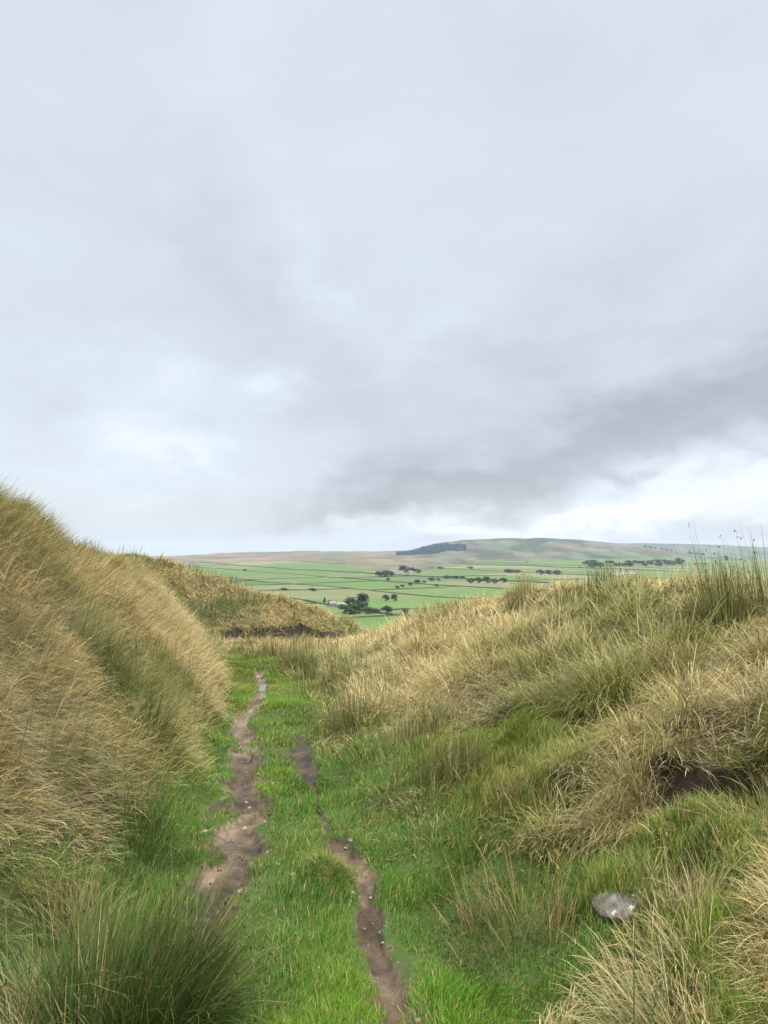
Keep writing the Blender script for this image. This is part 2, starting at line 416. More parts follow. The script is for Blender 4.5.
# ------------------------------------------------------------------ grass blades
def blades(x, y, z, azim, length, lean, curve, width, croot, ctip, nseg=3, twist=None, lift=None, flop=None):
    """ribbons that start at (x,y,z), lean towards azim and bend over; returns co, faces, loop totals, colours"""
    n = len(x)
    s = np.linspace(0, 1, nseg + 1)
    dx = np.sin(azim); dy = np.cos(azim)
    px = np.zeros((n, nseg + 1)); ph = np.zeros((n, nseg + 1))
    for k in range(1, nseg + 1):
        sm = (s[k] + s[k - 1]) / 2
        th = lean + curve * sm ** 1.25
        px[:, k] = px[:, k - 1] + np.sin(th) * length / nseg; ph[:, k] = ph[:, k - 1] + np.cos(th) * length / nseg
    P = np.stack([x[:, None] + dx[:, None] * px, y[:, None] + dy[:, None] * px, z[:, None] + ph], -1)
    if lift is not None:       # a blade lies on the turf, not in it
        g = soft(P[:, 1:, 0], P[:, 1:, 1]) + lift
        P[:, 1:, 2] = np.maximum(P[:, 1:, 2], g + .03 * s[1:][None, :] * hsh(np.arange(n), np.arange(n) * 0, 3)[:, None])
    tw = rng.normal(0, .7, n) if twist is None else twist
    wx = np.cos(azim + tw); wy = -np.sin(azim + tw)
    W = np.stack([wx, wy, wx * 0], -1)
    prof_w = np.array([1 - .75 * t ** 1.5 for t in s[:-1]])
    V = np.zeros((n, 2 * nseg + 1, 3)); CC = np.zeros((n, 2 * nseg + 1, 3))
    for k in range(nseg):
        h = (width * prof_w[k] / 2)[:, None]
        V[:, 2 * k] = P[:, k] - W * h; V[:, 2 * k + 1] = P[:, k] + W * h
        cc = croot * (1 - s[k]) + ctip * s[k]
        CC[:, 2 * k] = cc; CC[:, 2 * k + 1] = cc
    V[:, -1] = P[:, -1]; CC[:, -1] = ctip
    base = (np.arange(n) * (2 * nseg + 1))[:, None]
    fl = []; lt = []
    pat = []
    for k in range(nseg - 1): pat += [2 * k, 2 * k + 1, 2 * k + 3, 2 * k + 2]; lt.append(4)
    pat += [2 * nseg - 2, 2 * nseg - 1, 2 * nseg]; lt.append(3)
    F = (base + np.array(pat)[None, :])
    return V.reshape(-1, 3), F.ravel(), np.tile(np.array(lt), n), CC.reshape(-1, 3), P

def join(parts):
    co = []; f = []; lt = []; cl = []; o = 0
    for p in parts:
        co.append(p[0]); f.append(p[1] + o); lt.append(p[2]); cl.append(p[3]); o += len(p[0])
    return np.concatenate(co), np.concatenate(f), np.concatenate(lt), np.concatenate(cl)

def scatter(n, r0, r1, power, half):
    """points on the ground, denser near the viewer (radial density ~ r**(1-power))"""
    e = 2 - power
    u = rng.random(n)
    r = (r0 ** e + u * (r1 ** e - r0 ** e)) ** (1 / e)
    a = np.radians(rng.uniform(-half, half, n))
    return r * np.sin(a), r * np.cos(a), r

STRAW = np.array((.54, .42, .185)); PALE = np.array((.64, .53, .28)); RUST = np.array((.36, .22, .09)); OLIVE = np.array((.22, .21, .045))
GREEN = np.array((.11, .17, .028)); DKGREEN = np.array((.05, .085, .022)); LAWN = np.array((.085, .235, .014)); LAWN2 = np.array((.14, .27, .022))

def mixc(a, b, t): return a + (b - a) * np.asarray(t)[:, None]

def bank_green(x, y):
    """how green (0 straw .. 1 green) the tall grass is from place to place"""
    tl, tr, *_ = banks(x, y)
    g = .30 + 1.35 * (fbm(x * .8, y * .5, 200, 4) - .5) * 1.5
    g = g + np.where(tr > -.3, .42 * sst(13, 5, y), 0)
    g = g + .30 * sst(.55, .1, tl) * (tl > -.5) * sst(9, 5, y)
    g = g - .52 * sst(.12, .32, tl) * sst(.95, .75, tl) * sst(5, 8, y) * sst(19, 15, y)    # pale sweep on the left bank
    g = g + .5 * sst(.72, .95, tl) * (y < 11) + .25 * sst(.3, .0, np.abs(tl - .1)) * (y < 9) * (tl > -.2)
    g = g - .25 * sst(10, 15, y) * (tr > 0) - .15 * sst(.6, .9, tr)
    g = g - .22 * sst(19, 20.5, y) + .50 * sst(1.0, .2, np.abs(x + 5.6 + (y - 22) * -.55)) * sst(19.5, 21, y) * sst(26, 24, y)
    return np.clip(g, 0, 1)

def bank_grass(n):
    x, y, r = scatter(n, 1.25, 31, 1.36, 37)
    tl, tr, *_ = banks(x, y)
    lw = lawnness(x, y)
    p = track(x, y, PATH, 50); m = track(x, y, MUD, 55)
    keep = (rng.random(n) > lw * (1.02 - .30 * sst(.55, .68, fbm(x * 2.3, y * 2.3, 270, 3)) * (tr > -.05))) & (x > -13.6) & (x < 13.6) & (y > .6)
    keep &= ~((p < 1.1) & (y < 15)) & ~((m < 1.15) & (y < 9))
    keep &= (tl < 1.5) & (tr < 1.5)
    sd, sa = scarp(x, y)
    keep &= ~((sd > -.17) & (sd < .03) & (rng.random(n) < gap(sa) * 1.15))
    keep &= ~((((x - 1.2) / .13) ** 2 + ((y - 2.98) / .10) ** 2) < 1)
    s = np.array(SPUR); yc = np.interp(x, s[:, 0], s[:, 1]); tt = y - (yc - 4.3 - .3 * (fbm(x * 1.2, x * 0, 12, 3) - .5) * 2)
    keep &= ~((x > -4.7) & (x < -1.2) & (tt > -.3) & (tt < .28) & (rng.random(n) < .96 * sst(.36, .52, fbm(x * 1.5, x * 0 + 3, 280, 3))))
    x, y, r, tl, tr, lw = (a[keep] for a in (x, y, r, tl, tr, lw)); n = len(x)
    bx, by, bd, bi = worley(x, y, .40, 61)
    k = rng.random(n) < np.clip(1.15 - (bd / .28) ** 2 * .8, .07, 1)
    x, y, r, tl, tr, lw, bx, by, bd, bi = (a[k] for a in (x, y, r, tl, tr, lw, bx, by, bd, bi)); n = len(x)
    z = gz(x, y) - .01
    sx, sy = slope(x, y)
    # combed downhill and away from the tussock's heart, swirled a little by the wind
    wl = fbm(x * .45, y * .45, 210, 3) - .5
    lf = np.where(tl > 0, .45, 1.)
    vx = -sx * .8 + bx * 2.6 * lf + .22 + wl * 1.3 * lf + rng.normal(0, .24, n) * (.4 + .6 * lf)
    vy = -sy * .8 + by * 2.6 * lf - .12 + (fbm(x * .45, y * .45, 215, 3) - .5) * 1.3 * lf + rng.normal(0, .26, n)
    az = np.arctan2(vx, vy)
    b2x, b2y, b2d, b2i = worley(x, y, .95, 81)
    g = np.clip(bank_green(x, y) + (bi - .5) * .6 + (b2i - .5) * .5 + rng.normal(0, .22, n), 0, 1)
    ctip = mixc(STRAW, PALE, rng.random(n) * .8)
    ru = rng.random(n) < .10 + .12 * (bi > .8); ctip[ru] = RUST * rng.uniform(.8, 1.2, (ru.sum(), 1))
    gr = mixc(np.tile(OLIVE, (n, 1)), GREEN, rng.random(n))
    ctip = ctip * (1 - g[:, None] * .92) + gr * g[:, None] * .92
    croot = ctip * .55 + np.array((.10, .085, .035)) * .45  # roots take dead thatch brown, with shade for depth put into the colour
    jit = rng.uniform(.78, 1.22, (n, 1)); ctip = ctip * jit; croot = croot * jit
    L = rng.uniform(.12, .46, n) * (.70 + .6 * bi) * (1 - .5 * lw) * (1 - .42 * sst(.55, .9, tr)) * (1 - .25 * sst(.8, 1., tl)) * np.where(tl > .05, .78, .88) * (1 - .35 * sst(18.5, 20.5, y)) * np.interp(r, [2, 4, 30], [.75, 1, 1.1])
    lean = np.abs(rng.normal(.34, .24, n)) + np.clip(bd / .3, 0, 1) * .55; curve = rng.uniform(.6, 2.3, n) * np.where(tl > 0, .72, 1.)
    mt = (rng.random(n) < .85 * sst(.52 - .05 * (tr > 0) - .08 * (y > 19), .62, fbm(x * 1.15, y * 1.15, 260, 4)))
    lean[mt] = rng.uniform(.9, 1.45, mt.sum()); curve[mt] = rng.uniform(.1, .9, mt.sum()); L[mt] *= rng.uniform(.5, 1., mt.sum())
    dt = mt & (rng.random(n) < .5); ctip[dt] = np.array((.47, .40, .25)) * rng.uniform(.6, 1.1, (dt.sum(), 1)); croot[dt] = ctip[dt] * .7
    wv = np.exp(rng.normal(0, .38, n))
    sdd, saa = scarp(x, y); L *= 1 - .3 * np.exp(-(sdd / .5) ** 2) * sst(-.4, 0, saa) * sst(2.2, 1.7, saa)
    up = (rng.random(n) < .08) & ~mt                         # flowering stems stand above the rest
    lean[up] *= .5; curve[up] = rng.uniform(.1, .7, up.sum()); L[up] *= 1.25; ctip[up] = PALE * rng.uniform(.8, 1.1, (up.sum(), 1))
    st = (rng.random(n) < .17 * sst(.45, .75, g)) & (tr < .12) & (tl < .6)
    lean[st] = np.abs(rng.normal(.12, .1, st.sum())); curve[st] = rng.uniform(.05, .4, st.sum()); L[st] = rng.uniform(.28, .5, st.sum())
    ctip[st] = np.array((.14, .165, .055)) * rng.uniform(.7, 1.3, (st.sum(), 1)); croot[st] = np.array((.10, .14, .04))
    w = rng.uniform(.0026, .0048, n) * np.maximum(1, r / 4.2) ** .85
    w = w * wv * np.where(tl > 0, .85, 1.); w[up] *= .7
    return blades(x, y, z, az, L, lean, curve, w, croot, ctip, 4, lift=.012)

def lawn_grass(n):
    x, y, r = scatter(n, 1.25, 20, 1.45, 35)
    lw = lawnness(x, y)
    p = track(x, y, PATH, 50); m = track(x, y, MUD, 55)
    patch = fbm(x * 3.2, y * 3.2, 230, 3)
    bare = np.minimum(p, m)
    keep = (rng.random(n) < sst(.0, .5, lw) * (.92 + .7 * sst(.35, .6, patch)) + .10) & (rng.random(n) < sst(.5, 1.35, bare + (patch - .5) * 2.2) + .012)
    tl, tr, *_ = banks(x, y)
    keep &= (tl < .6) & (tr < .85) & (lw > .02)
    x, y, r, lw, patch, bare, tr = (a[keep] for a in (x, y, r, lw, patch, bare, tr)); n = len(x)
    z = gz(x, y) - .006
    n2 = fbm(x * 1.4, y * 1.4, 235, 3)
    az = rng.uniform(-math.pi, math.pi, n) * .6 + 5 * (fbm(x * 2.1, y * 2.1, 240, 2) - .5) + 1.2
    t = np.clip(n2 * 1.8 - .4 + rng.normal(0, .25, n), 0, 1)
    ctip = mixc(np.tile(LAWN, (n, 1)), LAWN2, t)
    dk = np.clip((fbm(x * .9 + 4, y * .9, 244, 3) - .47) * 6, 0, 1) * .6
    ctip = ctip * (1 - dk[:, None]) + np.array((.055, .135, .03)) * dk[:, None]
    ol = rng.random(n) < .10 + .45 * sst(.06, .24, tr) + .55 * sst(6, 11, y) * sst(.45, .6, fbm(x * 1.7, y * 1.7, 246, 3)); ctip[ol] = OLIVE * rng.uniform(.8, 1.5, (ol.sum(), 1))
    yl = rng.random(n) < .45 * sst(.53, .66, fbm(x * 1.9 + 3, y * 1.9, 249, 4)); ctip[yl] = np.array((.20, .23, .05)) * rng.uniform(.75, 1.2, (yl.sum(), 1)); L_mul = np.where(yl, .7, 1.)
    dd = rng.random(n) < .07; ctip[dd] = STRAW * rng.uniform(.6, 1., (dd.sum(), 1))
    ctip *= rng.uniform(.75, 1.25, (n, 1))
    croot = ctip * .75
    near = sst(5.2, 3.4, y)
    L = rng.uniform(.020, .058, n) * (1 + .9 * sst(.04, .2, tr)) * (.55 + 1.0 * sst(.3, .7, patch)) * np.where(bare < 1.6, .65, 1)
    L = L * L_mul
    w = rng.uniform(.0022, .0040, n) * np.maximum(1, r / 3.6) ** .9
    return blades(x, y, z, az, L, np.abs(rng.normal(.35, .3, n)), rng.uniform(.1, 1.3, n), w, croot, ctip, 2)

Q = 1.0
co, f, lt, cl, _ = bank_grass(int(1150000 * Q))
o = new_mesh('bank_grass', co, f, lt, M_GRASS, None, cl)
tag(o, 'tall straw and olive moor grass covering both banks', 'grass', kind='stuff')
co, f, lt, cl, _ = lawn_grass(int(1350000 * Q))
o = new_mesh('short_grass', co, f, lt, M_LAWN, None, cl)
tag(o, 'short bright green turf on the floor of the hollow', 'grass', kind='stuff')
# ---THINGS

# ------------------------------------------------------------------ rush clumps and grass tussocks, each a plant of its own
OCT = np.array([(1, 0, 0), (-1, 0, 0), (0, 1, 0), (0, -1, 0), (0, 0, 1.3), (0, 0, -1.3)], float)
OCF = np.array([0, 2, 4, 2, 1, 4, 1, 3, 4, 3, 0, 4, 2, 0, 5, 1, 2, 5, 3, 1, 5, 0, 3, 5])

def clump(name, label, x0, y0, n, R, Lr, splay, curve, bias, cols, seed=0., wid=.003, tipc=None, cat='plant', group=None, lean0=.06, ell=1., blade='stems', nseg=4, seed_size=.0042):
    e_ = empty(name, (x0, y0, float(gz(x0, y0))))
    tag(e_, label, cat, group)
    rr = R * np.sqrt(rng.random(n)) * rng.uniform(.6, 1., n); a = rng.uniform(0, 2 * math.pi, n)
    ox = rr * np.cos(a) * ell; oy = rr * np.sin(a)
    ns = 6; sc_ = rng.uniform(-1, 1, (ns, 2)) * R * .85; sub = rng.integers(0, ns, n)       # several crowns grown together
    lx, ly = sc_[sub, 0] * ell, sc_[sub, 1]
    x = x0 + ox * .55 + lx; y = y0 + oy * .55 + ly; z = gz(x, y) - .02
    sb = rng.normal(0, .45, (ns, 2)); sl = rng.uniform(.65, 1.15, ns)
    vx = (ox * .55 + lx * .45) / R + bias[0] + sb[sub, 0] + rng.normal(0, .34, n); vy = (oy * .55 + ly * .45) / R + bias[1] + sb[sub, 1] + rng.normal(0, .34, n)
    az = np.arctan2(vx, vy); mag = np.minimum(np.hypot(vx, vy), 1.5)
    L = rng.uniform(Lr[0] * .75, Lr[1], n) * (1.1 - .35 * rr / R) * sl[sub]
    bent = rng.random(n) < .10
    lean = lean0 + splay * mag * rng.uniform(.5, 1.2, n); cv = curve * rng.uniform(.15, 1.3, n) * (.4 + .6 * mag)
    cv[bent] += rng.uniform(.8, 1.8, bent.sum())
    k = rng.integers(0, len(cols), n); base = np.array(cols)[k] * rng.uniform(.75, 1.25, (n, 1))
    tip = base * 1.05 if tipc is None else base * .45 + np.array(tipc) * .55 * rng.uniform(.7, 1.2, (n, 1))
    d = math.hypot(x0, y0)
    w = wid * rng.uniform(.7, 1.3, n) * max(1, d / 4.) ** .8
    co, f, lt, cl, P = blades(x, y, z, az, L, lean, cv, w, base * .8, tip, nseg, lift=.01)
    org = np.array((x0, y0, float(gz(x0, y0))))
    nv = 2 * nseg + 1; nf = len(lt) // n; fl = len(f) // n
    dry = np.isin(k, [i for i, c in enumerate(cols) if c[0] > c[1]]) if blade == 'stems' else np.zeros(n, bool)
    sel = np.where(rng.random(n) < seed * .6)[0] if seed > 0 else np.array([], int)
    for nm, msk in ((blade, ~dry), ('dry_stems', dry)):
        ids = np.where(msk)[0]
        if len(ids) < 8: continue
        V = co.reshape(n, nv, 3)[ids].reshape(-1, 3); cc = cl.reshape(n, nv, 3)[ids].reshape(-1, 3)
        F = (f.reshape(n, fl)[ids] - (ids * nv)[:, None] + (np.arange(len(ids)) * nv)[:, None]).ravel(); T = lt.reshape(n, nf)[ids].ravel()
        m = np.intersect1d(ids, sel)
        if len(m):
            t = rng.uniform(.0, .30, len(m))[:, None]
            c = np.repeat(P[m, -1] * (1 - t) + P[m, -2] * t, 3, 0)
            fs = max(1, d / 5.) ** .7
            c = c + rng.normal(0, seed_size * .9, c.shape) * fs
            s = seed_size * rng.uniform(.5, 1.1, len(c)) * fs
            V2 = (c[:, None, :] + OCT[None] * s[:, None, None]).reshape(-1, 3)
            F = np.concatenate([F, (np.arange(len(c))[:, None] * 6 + OCF[None]).ravel() + len(V)]); T = np.concatenate([T, np.full(len(c) * 8, 3)])
            V = np.concatenate([V, V2]); cc = np.concatenate([cc, np.tile(np.array((.05, .03, .016)), (len(V2), 1))])
        new_mesh(nm, V - org, F, T, M_RUSH if blade == 'stems' else M_GRASS, e_, cc)
    return e_

R0 = (.026, .066, .010)
R1, R2, R3 = (.045, .09, .016), (.072, .12, .024), (.11, .145, .035)
RB, RY, RR = (.16, .115, .045), (.30, .25, .11), (.23, .13, .06)
GR = 'rush clumps in the hollow'
rush = 'rush_clump'
clump(rush, 'big dark green rush clump spreading beside the path at the bottom left', -.94, 2.76, 2100, .22, (.42, .72), .50, .34, (-.05, .05), (R1, R1, R0, R0, R2, R1, R0, RY), .05, .0040, (.095, .115, .03), 'rush', GR, ell=1.2)
clump(rush, 'dark rush clump leaning over the bare path right of the biggest clump', -.74, 2.80, 800, .15, (.34, .62), .80, .55, (.40, .10), (R1, R0, R2, R0, RY), .05, .0040, (.09, .115, .03), 'rush', GR)
clump(rush, 'tangled rush clump with bleached bent stems in the bottom left corner', -1.26, 2.62, 700, .18, (.26, .54), .95, .9, (-.2, .0), (R1, R2, RY, RY, RB), .04, .0030, (.26, .23, .12), 'rush', GR)
clump(rush, 'yellowish rush clump with dark seed heads behind the big dark green clump', -1.20, 3.2, 520, .22, (.30, .58), .5, .4, (.1, .0), (R2, R3, RY, RY, RB), .16, .0032, (.25, .20, .09), 'rush', GR)
clump(rush, 'loose olive rush clump low on the left bank between straw grass and path', -1.38, 4.25, 420, .22, (.34, .58), .4, .35, (.2, -.1), (R2, R1, R3, R2), .06, .0034, (.16, .17, .06), 'rush', GR)
clump(rush, 'dark green rushes standing at the foot of the left bank by the path', -1.72, 5.4, 560, .30, (.38, .66), .35, .35, (.25, -.1), (R1, R2, R2, R3), .05, .0032, (.13, .14, .05), 'rush', GR)
clump(rush, 'grey green rushes low on the left bank above the bare path', -2.1, 6.9, 560, .40, (.40, .7), .3, .4, (.3, -.1), (R1, R2, R3, RY), .04, .0032, (.15, .15, .06), 'rush', GR)
clump(rush, 'tall rush clump with bare seeding stems against the sky on the right crest', 2.78, 5.7, 620, .26, (.30, .80), .2, .15, (.0, .0), (R3, R3, RY, R2), .22, .0040, (.25, .22, .1), 'rush', GR, ell=1.3)
clump(rush, 'rush clump with dark seeds between the tallest clump and the dense one on the crest', 2.62, 6.5, 300, .50, (.16, .34), .3, .2, (.0, .0), (R3, RY, RY, RB), .30, .003, (.3, .25, .12), 'rush', GR, ell=1.1)
clump(rush, 'sparse yellow rush stems on the right crest beside the dense green clump', 2.5, 7.6, 220, .5, (.14, .30), .3, .2, (.0, .0), (R3, RY, RY, RB), .25, .003, (.3, .25, .12), 'rush', GR)
clump(rush, 'dense upright green rush clump on the right crest in front of the far hill', 2.46, 9.2, 900, .34, (.40, .66), .18, .12, (.0, .0), (R2, R2, R3, RY), .08, .0030, (.2, .19, .08), 'rush', GR, ell=1.2)
clump(rush, 'small yellow green rush clump on the right crest nearest the valley', 2.10, 11.4, 520, .22, (.5, .74), .25, .15, (.0, .0), (R3, R3, RY), .06, .0030, (.28, .24, .1), 'rush', GR)
clump(rush, 'large pale rush clump with fine dark seeds at the foot of the right bank', .28, 5.1, 480, .30, (.42, .72), .40, .35, (-.25, -.05), (R3, RY, R3, RB, R2), .20, .0030, (.26, .23, .10), 'rush', GR)
clump(rush, 'straw and green rushes standing behind the large pale rush clump', .16, 6.3, 420, .38, (.40, .70), .38, .3, (-.2, .0), (R2, R3, RY, RY), .12, .0030, (.26, .23, .10), 'rush', GR)
clump(rush, 'wide grey green rush stand where the bank foot meets the turf', -.22, 7.5, 480, .46, (.42, .75), .34, .28, (-.15, .0), (R2, R3, R3, RY), .08, .0030, (.25, .23, .1), 'rush', GR)
clump(rush, 'straw topped rush stand in the middle of the hollow', .05, 9.1, 460, .60, (.36, .7), .3, .25, (-.1, .0), (R2, R2, R3, RY), .06, .0030, (.26, .23, .10), 'rush', GR)
clump(rush, 'pale brown rush stand at the narrowing of the hollow', -.72, 10.6, 460, .56, (.36, .7), .28, .25, (-.1, .0), (R2, R3, RB, RY), .05, .0030, (.26, .23, .10), 'rush', GR)
clump(rush, 'narrow dark green rush clump at the end of the green turf', -1.2, 11.9, 150, .10, (.5, .75), .14, .1, (.0, .0), (R1, R1, R2), .04, .0030, None, 'rush', GR)
clump(rush, 'brown rush clump beside the far end of the footpath', -1.62, 13.0, 420, .36, (.45, .7), .3, .25, (.0, .0), (RB, R2, R3), .03, .0030, (.28, .22, .11), 'rush', GR)
clump(rush, 'straw coloured rush clump below the dark peat edge', -2.35, 16.4, 420, .5, (.35, .6), .3, .25, (.0, .0), (RY, RY, RB, R3), .0, .0030, (.42, .31, .16), 'rush', GR)
clump(rush, 'dark green rushes at the turf edge under the peat bank', -2.75, 15.6, 160, .30, (.25, .45), .3, .3, (.0, .0), (R2, R3, RY), .0, .0030, None, 'rush', GR)
clump(rush, 'reddish rush clump growing on the right slope just below the overhang', .82, 4.2, 320, .22, (.2, .42), .35, .3, (-.1, .0), (R3, R2, RR, RB, R2), .06, .003, (.22, .18, .06), 'rush', GR)
clump(rush, 'rusty brown rush clump to the left of the lichen rock', .56, 3.2, 300, .22, (.18, .42), .5, .5, (-.3, .05), (R3, R3, RR, RY, RB, R2), .12, .0028, (.27, .21, .08), 'rush', GR)
clump(rush, 'dark green rush tuft on the highest visible part of the left bank', -3.85, 7.6, 520, .42, (.2, .36), .5, .4, (.2, -.1), (R1, R2, R3, RB), .0, .003, (.15, .13, .05), 'rush', GR)
clump(rush, 'small dark rush tuft on the left skyline halfway down', -4.0, 9.4, 300, .2, (.2, .34), .4, .3, (.2, -.1), (R1, R1, RB), .0, .003, (.14, .12, .05), 'rush', GR)
clump(rush, 'dark rush clump halfway up the left bank at the picture edge', -2.95, 5.65, 380, .26, (.24, .42), .4, .4, (.3, -.1), (R1, R2, R3), .03, .003, (.14, .13, .05), 'rush', GR)

GT = 'grass tussocks on the right bank'
tus = 'grass_tussock'
S1, S2, S3, S4 = (.42, .34, .16), (.50, .42, .22), (.22, .21, .07), (.11, .15, .04)
clump(tus, 'large pale drooping grass tussock in the bottom right foreground', .95, 2.42, 620, .17, (.26, .46), .75, .85, (-.35, -.05), (S1, S2, S3, S3, S4, S4), .0, .0030, (.52, .44, .24), 'grass tussock', GT, blade='leaf_blades', lean0=.2)
clump(tus, 'pale grass tussock at the bottom right corner', 1.33, 2.28, 520, .18, (.26, .46), .7, .9, (-.5, -.1), (S1, S2, S3, S4, S4), .0, .0028, (.46, .40, .2), 'grass tussock', GT, blade='leaf_blades', lean0=.2)
clump(tus, 'straw tussock with long blades directly above the lichen rock', 1.20, 3.62, 800, .19, (.26, .46), .7, .95, (-.55, -.25), (S1, S2, S3, S4), .0, .0028, (.5, .42, .22), 'grass tussock', GT, blade='leaf_blades', lean0=.2)
clump(tus, 'tussock hanging over the left end of the dark turf edge', 1.14, 4.25, 420, .15, (.18, .32), .75, 1.2, (-.6, -.45), (S1, S2, S3, S3), .0, .0028, (.5, .42, .22), 'grass tussock', GT, blade='leaf_blades', lean0=.25)
clump(tus, 'green hearted tussock hanging over the middle of the dark turf edge', 1.50, 3.95, 460, .16, (.18, .32), .75, 1.2, (-.5, -.5), (S4, S4, S3, S1, S2), .0, .0028, (.4, .36, .16), 'grass tussock', GT, blade='leaf_blades', lean0=.25)
clump(tus, 'straw tussock hanging over the right end of the dark turf edge', 1.86, 3.62, 460, .18, (.18, .32), .75, 1.25, (-.55, -.5), (S1, S2, S3, S1), .0, .0028, (.52, .43, .23), 'grass tussock', GT, blade='leaf_blades', lean0=.25)
clump(tus, 'drooping tussock under the dark turf edge at the right border', 1.62, 3.12, 700, .18, (.24, .42), .75, 1.0, (-.5, -.2), (S1, S3, S3, S4), .0, .0028, (.48, .4, .2), 'grass tussock', GT, blade='leaf_blades', lean0=.2)
clump(tus, 'thin tussock of bleached stems between the lichen rock and the pale round stone', 1.12, 2.84, 200, .09, (.22, .40), .35, .5, (-.25, .0), (S2, S2, S4), .0, .0026, (.55, .47, .28), 'grass tussock', GT, blade='leaf_blades', lean0=.1)
clump(tus, 'low mossy yellow green tuft standing between the two muddy tracks', -.31, 3.95, 1100, .12, (.08, .16), .8, .9, (.0, .0), ((.20, .20, .05), (.26, .22, .07), (.15, .17, .04)), .0, .0028, (.34, .29, .10), 'grass tussock', 'low tufts on the floor of the hollow', blade='leaf_blades', lean0=.2, nseg=3)

# ------------------------------------------------------------------ stones
def mat_rock(name, a, b, lichen):
    m, nt, N, Lk = mat_new(name)
    out = N.new('ShaderNodeOutputMaterial'); tc = N.new('ShaderNodeTexCoord')
    def nz(s, d, r=.6):
        n = N.new('ShaderNodeTexNoise'); n.inputs['Scale'].default_value = s; n.inputs['Detail'].default_value = d; n.inputs['Roughness'].default_value = r
        Lk.new(tc.outputs['Object'], n.inputs['Vector']); return n
    n1 = nz(22, 8); n2 = nz(13, 5); n3 = nz(120, 4)
    r1 = N.new('ShaderNodeValToRGB'); r1.color_ramp.elements[0].position = .35; r1.color_ramp.elements[1].position = .65
    r1.color_ramp.elements[0].color = a + (1,); r1.color_ramp.elements[1].color = b + (1,); Lk.new(n1.outputs[0], r1.inputs[0])
    r2 = N.new('ShaderNodeMapRange'); r2.inputs[1].default_value = .56; r2.inputs[2].default_value = .60; Lk.new(n2.outputs[0], r2.inputs[0])
    mx = N.new('ShaderNodeMix'); mx.data_type = 'RGBA'; Lk.new(r2.outputs[0], mx.inputs[0]); Lk.new(r1.outputs[0], mx.inputs[6]); mx.inputs[7].default_value = lichen + (1,)
    p = N.new('ShaderNodeBsdfPrincipled'); p.inputs['Roughness'].default_value = .8; Lk.new(mx.outputs[2], p.inputs['Base Color'])
    bp = N.new('ShaderNodeBump'); bp.inputs['Strength'].default_value = .6; bp.inputs['Distance'].default_value = .004; Lk.new(n3.outputs[0], bp.inputs['Height']); Lk.new(bp.outputs[0], p.inputs['Normal'])
    Lk.new(p.outputs[0], out.inputs[0]); return m
M_ROCK = mat_rock('lichen_rock', (.045, .04, .032), (.165, .152, .125), (.42, .42, .38))
M_TAN = mat_rock('tan_stone', (.17, .13, .085), (.28, .22, .145), (.33, .27, .19))
M_WHITE = mat_rock('white_stone', (.42, .41, .38), (.6, .59, .56), (.65, .64, .6))
M_GREY = mat_rock('grey_stone', (.07, .06, .05), (.16, .135, .11), (.22, .2, .17))
import bmesh
def stone(name, label, x, y, sx, sy, sz, mat, seed, sink=.35, group=None, sub=4, rz=0., rough=.10):
    bm = bmesh.new(); bmesh.ops.create_icosphere(bm, subdivisions=sub, radius=1)
    P = np.array([v.co[:] for v in bm.verts])
    k = .75 + .5 * fbm(P[:, 0] * 1.3 + seed * 7 + P[:, 2], P[:, 1] * 1.3 - P[:, 2] * .8, seed, 3) + rough * (fbm(P[:, 0] * 4 + seed, P[:, 1] * 5 + P[:, 2] * 4, seed + 5, 3) - .5)
    if rough > .2: k = k + .14 * (fbm(P[:, 0] * 11 + seed, P[:, 1] * 11 + P[:, 2] * 9, seed + 8, 4) - .5)
    P = P * k[:, None]
    rs = np.random.default_rng(seed)
    for _ in range(11):           # broken faces
        nrm = rs.normal(0, 1, 3); nrm /= np.linalg.norm(nrm); dd = P @ nrm - .70
        P -= np.clip(dd, 0, 9)[:, None] * nrm * .85
    P *= np.array((sx, sy, sz)) / 2
    for v, p in zip(bm.verts, P): v.co = p
    me = D.meshes.new(name); bm.to_mesh(me); bm.free()
    for pl in me.polygons: pl.use_smooth = True
    me.materials.append(mat)
    o = D.objects.new(name, me); C.objects.link(o); o.location = (x, y, float(gz(x, y)) + sz * (.5 - sink)); o.rotation_euler = (0, 0, rz)
    return tag(o, label, 'stone', group)
stone('rock', 'grey lichen spotted rock half buried in the right slope', .955, 3.04, .25, .22, .20, M_ROCK, 3, .71, rough=.34, sub=5)
stone('stone', 'round tan stone lying on the moss right of the lichen rock', 1.15, 2.60, .062, .06, .055, M_TAN, 5)
stone('stone', 'white stone at the right border below the hollow in the bank', 1.35, 2.67, .06, .05, .05, M_WHITE, 6)
stone('stone', 'small pale stone in the turf left of the straw tussock', .66, 3.62, .022, .022, .018, M_TAN, 8)
for i, (x, y, s, mt, lb) in enumerate([
        (-1.10, 4.62, .050, M_TAN, 'pale tan stone at the left edge of the bare footpath'),
        (-.90, 4.86, .040, M_TAN, 'tan stone in the middle of the widest part of the footpath'),
        (-.47, 3.92, .048, M_TAN, 'yellowish stone on the turf left of the mossy tuft'),
        (-.73, 3.86, .042, M_TAN, 'light stone at the right edge of the footpath near the rushes'),
        (-.17, 4.62, .050, M_GREY, 'grey stone at the top end of the right-hand mud strip'),
        (-.20, 4.44, .042, M_GREY, 'smaller grey stone just below the stone at the end of the mud strip'),
        (.02, 4.18, .04, M_GREY, 'brownish grey stone where the dark mud meets the right bank'),
        (-.16, 3.78, .045, M_TAN, 'tan stone sunk in the mud beside the mossy tuft')]):
    stone('path_stone', lb, x, y, s * 1.15, s * .9, s * .6, mt, 20 + i, .5, 'stones along the footpath', 3, rz=i * 1.3)
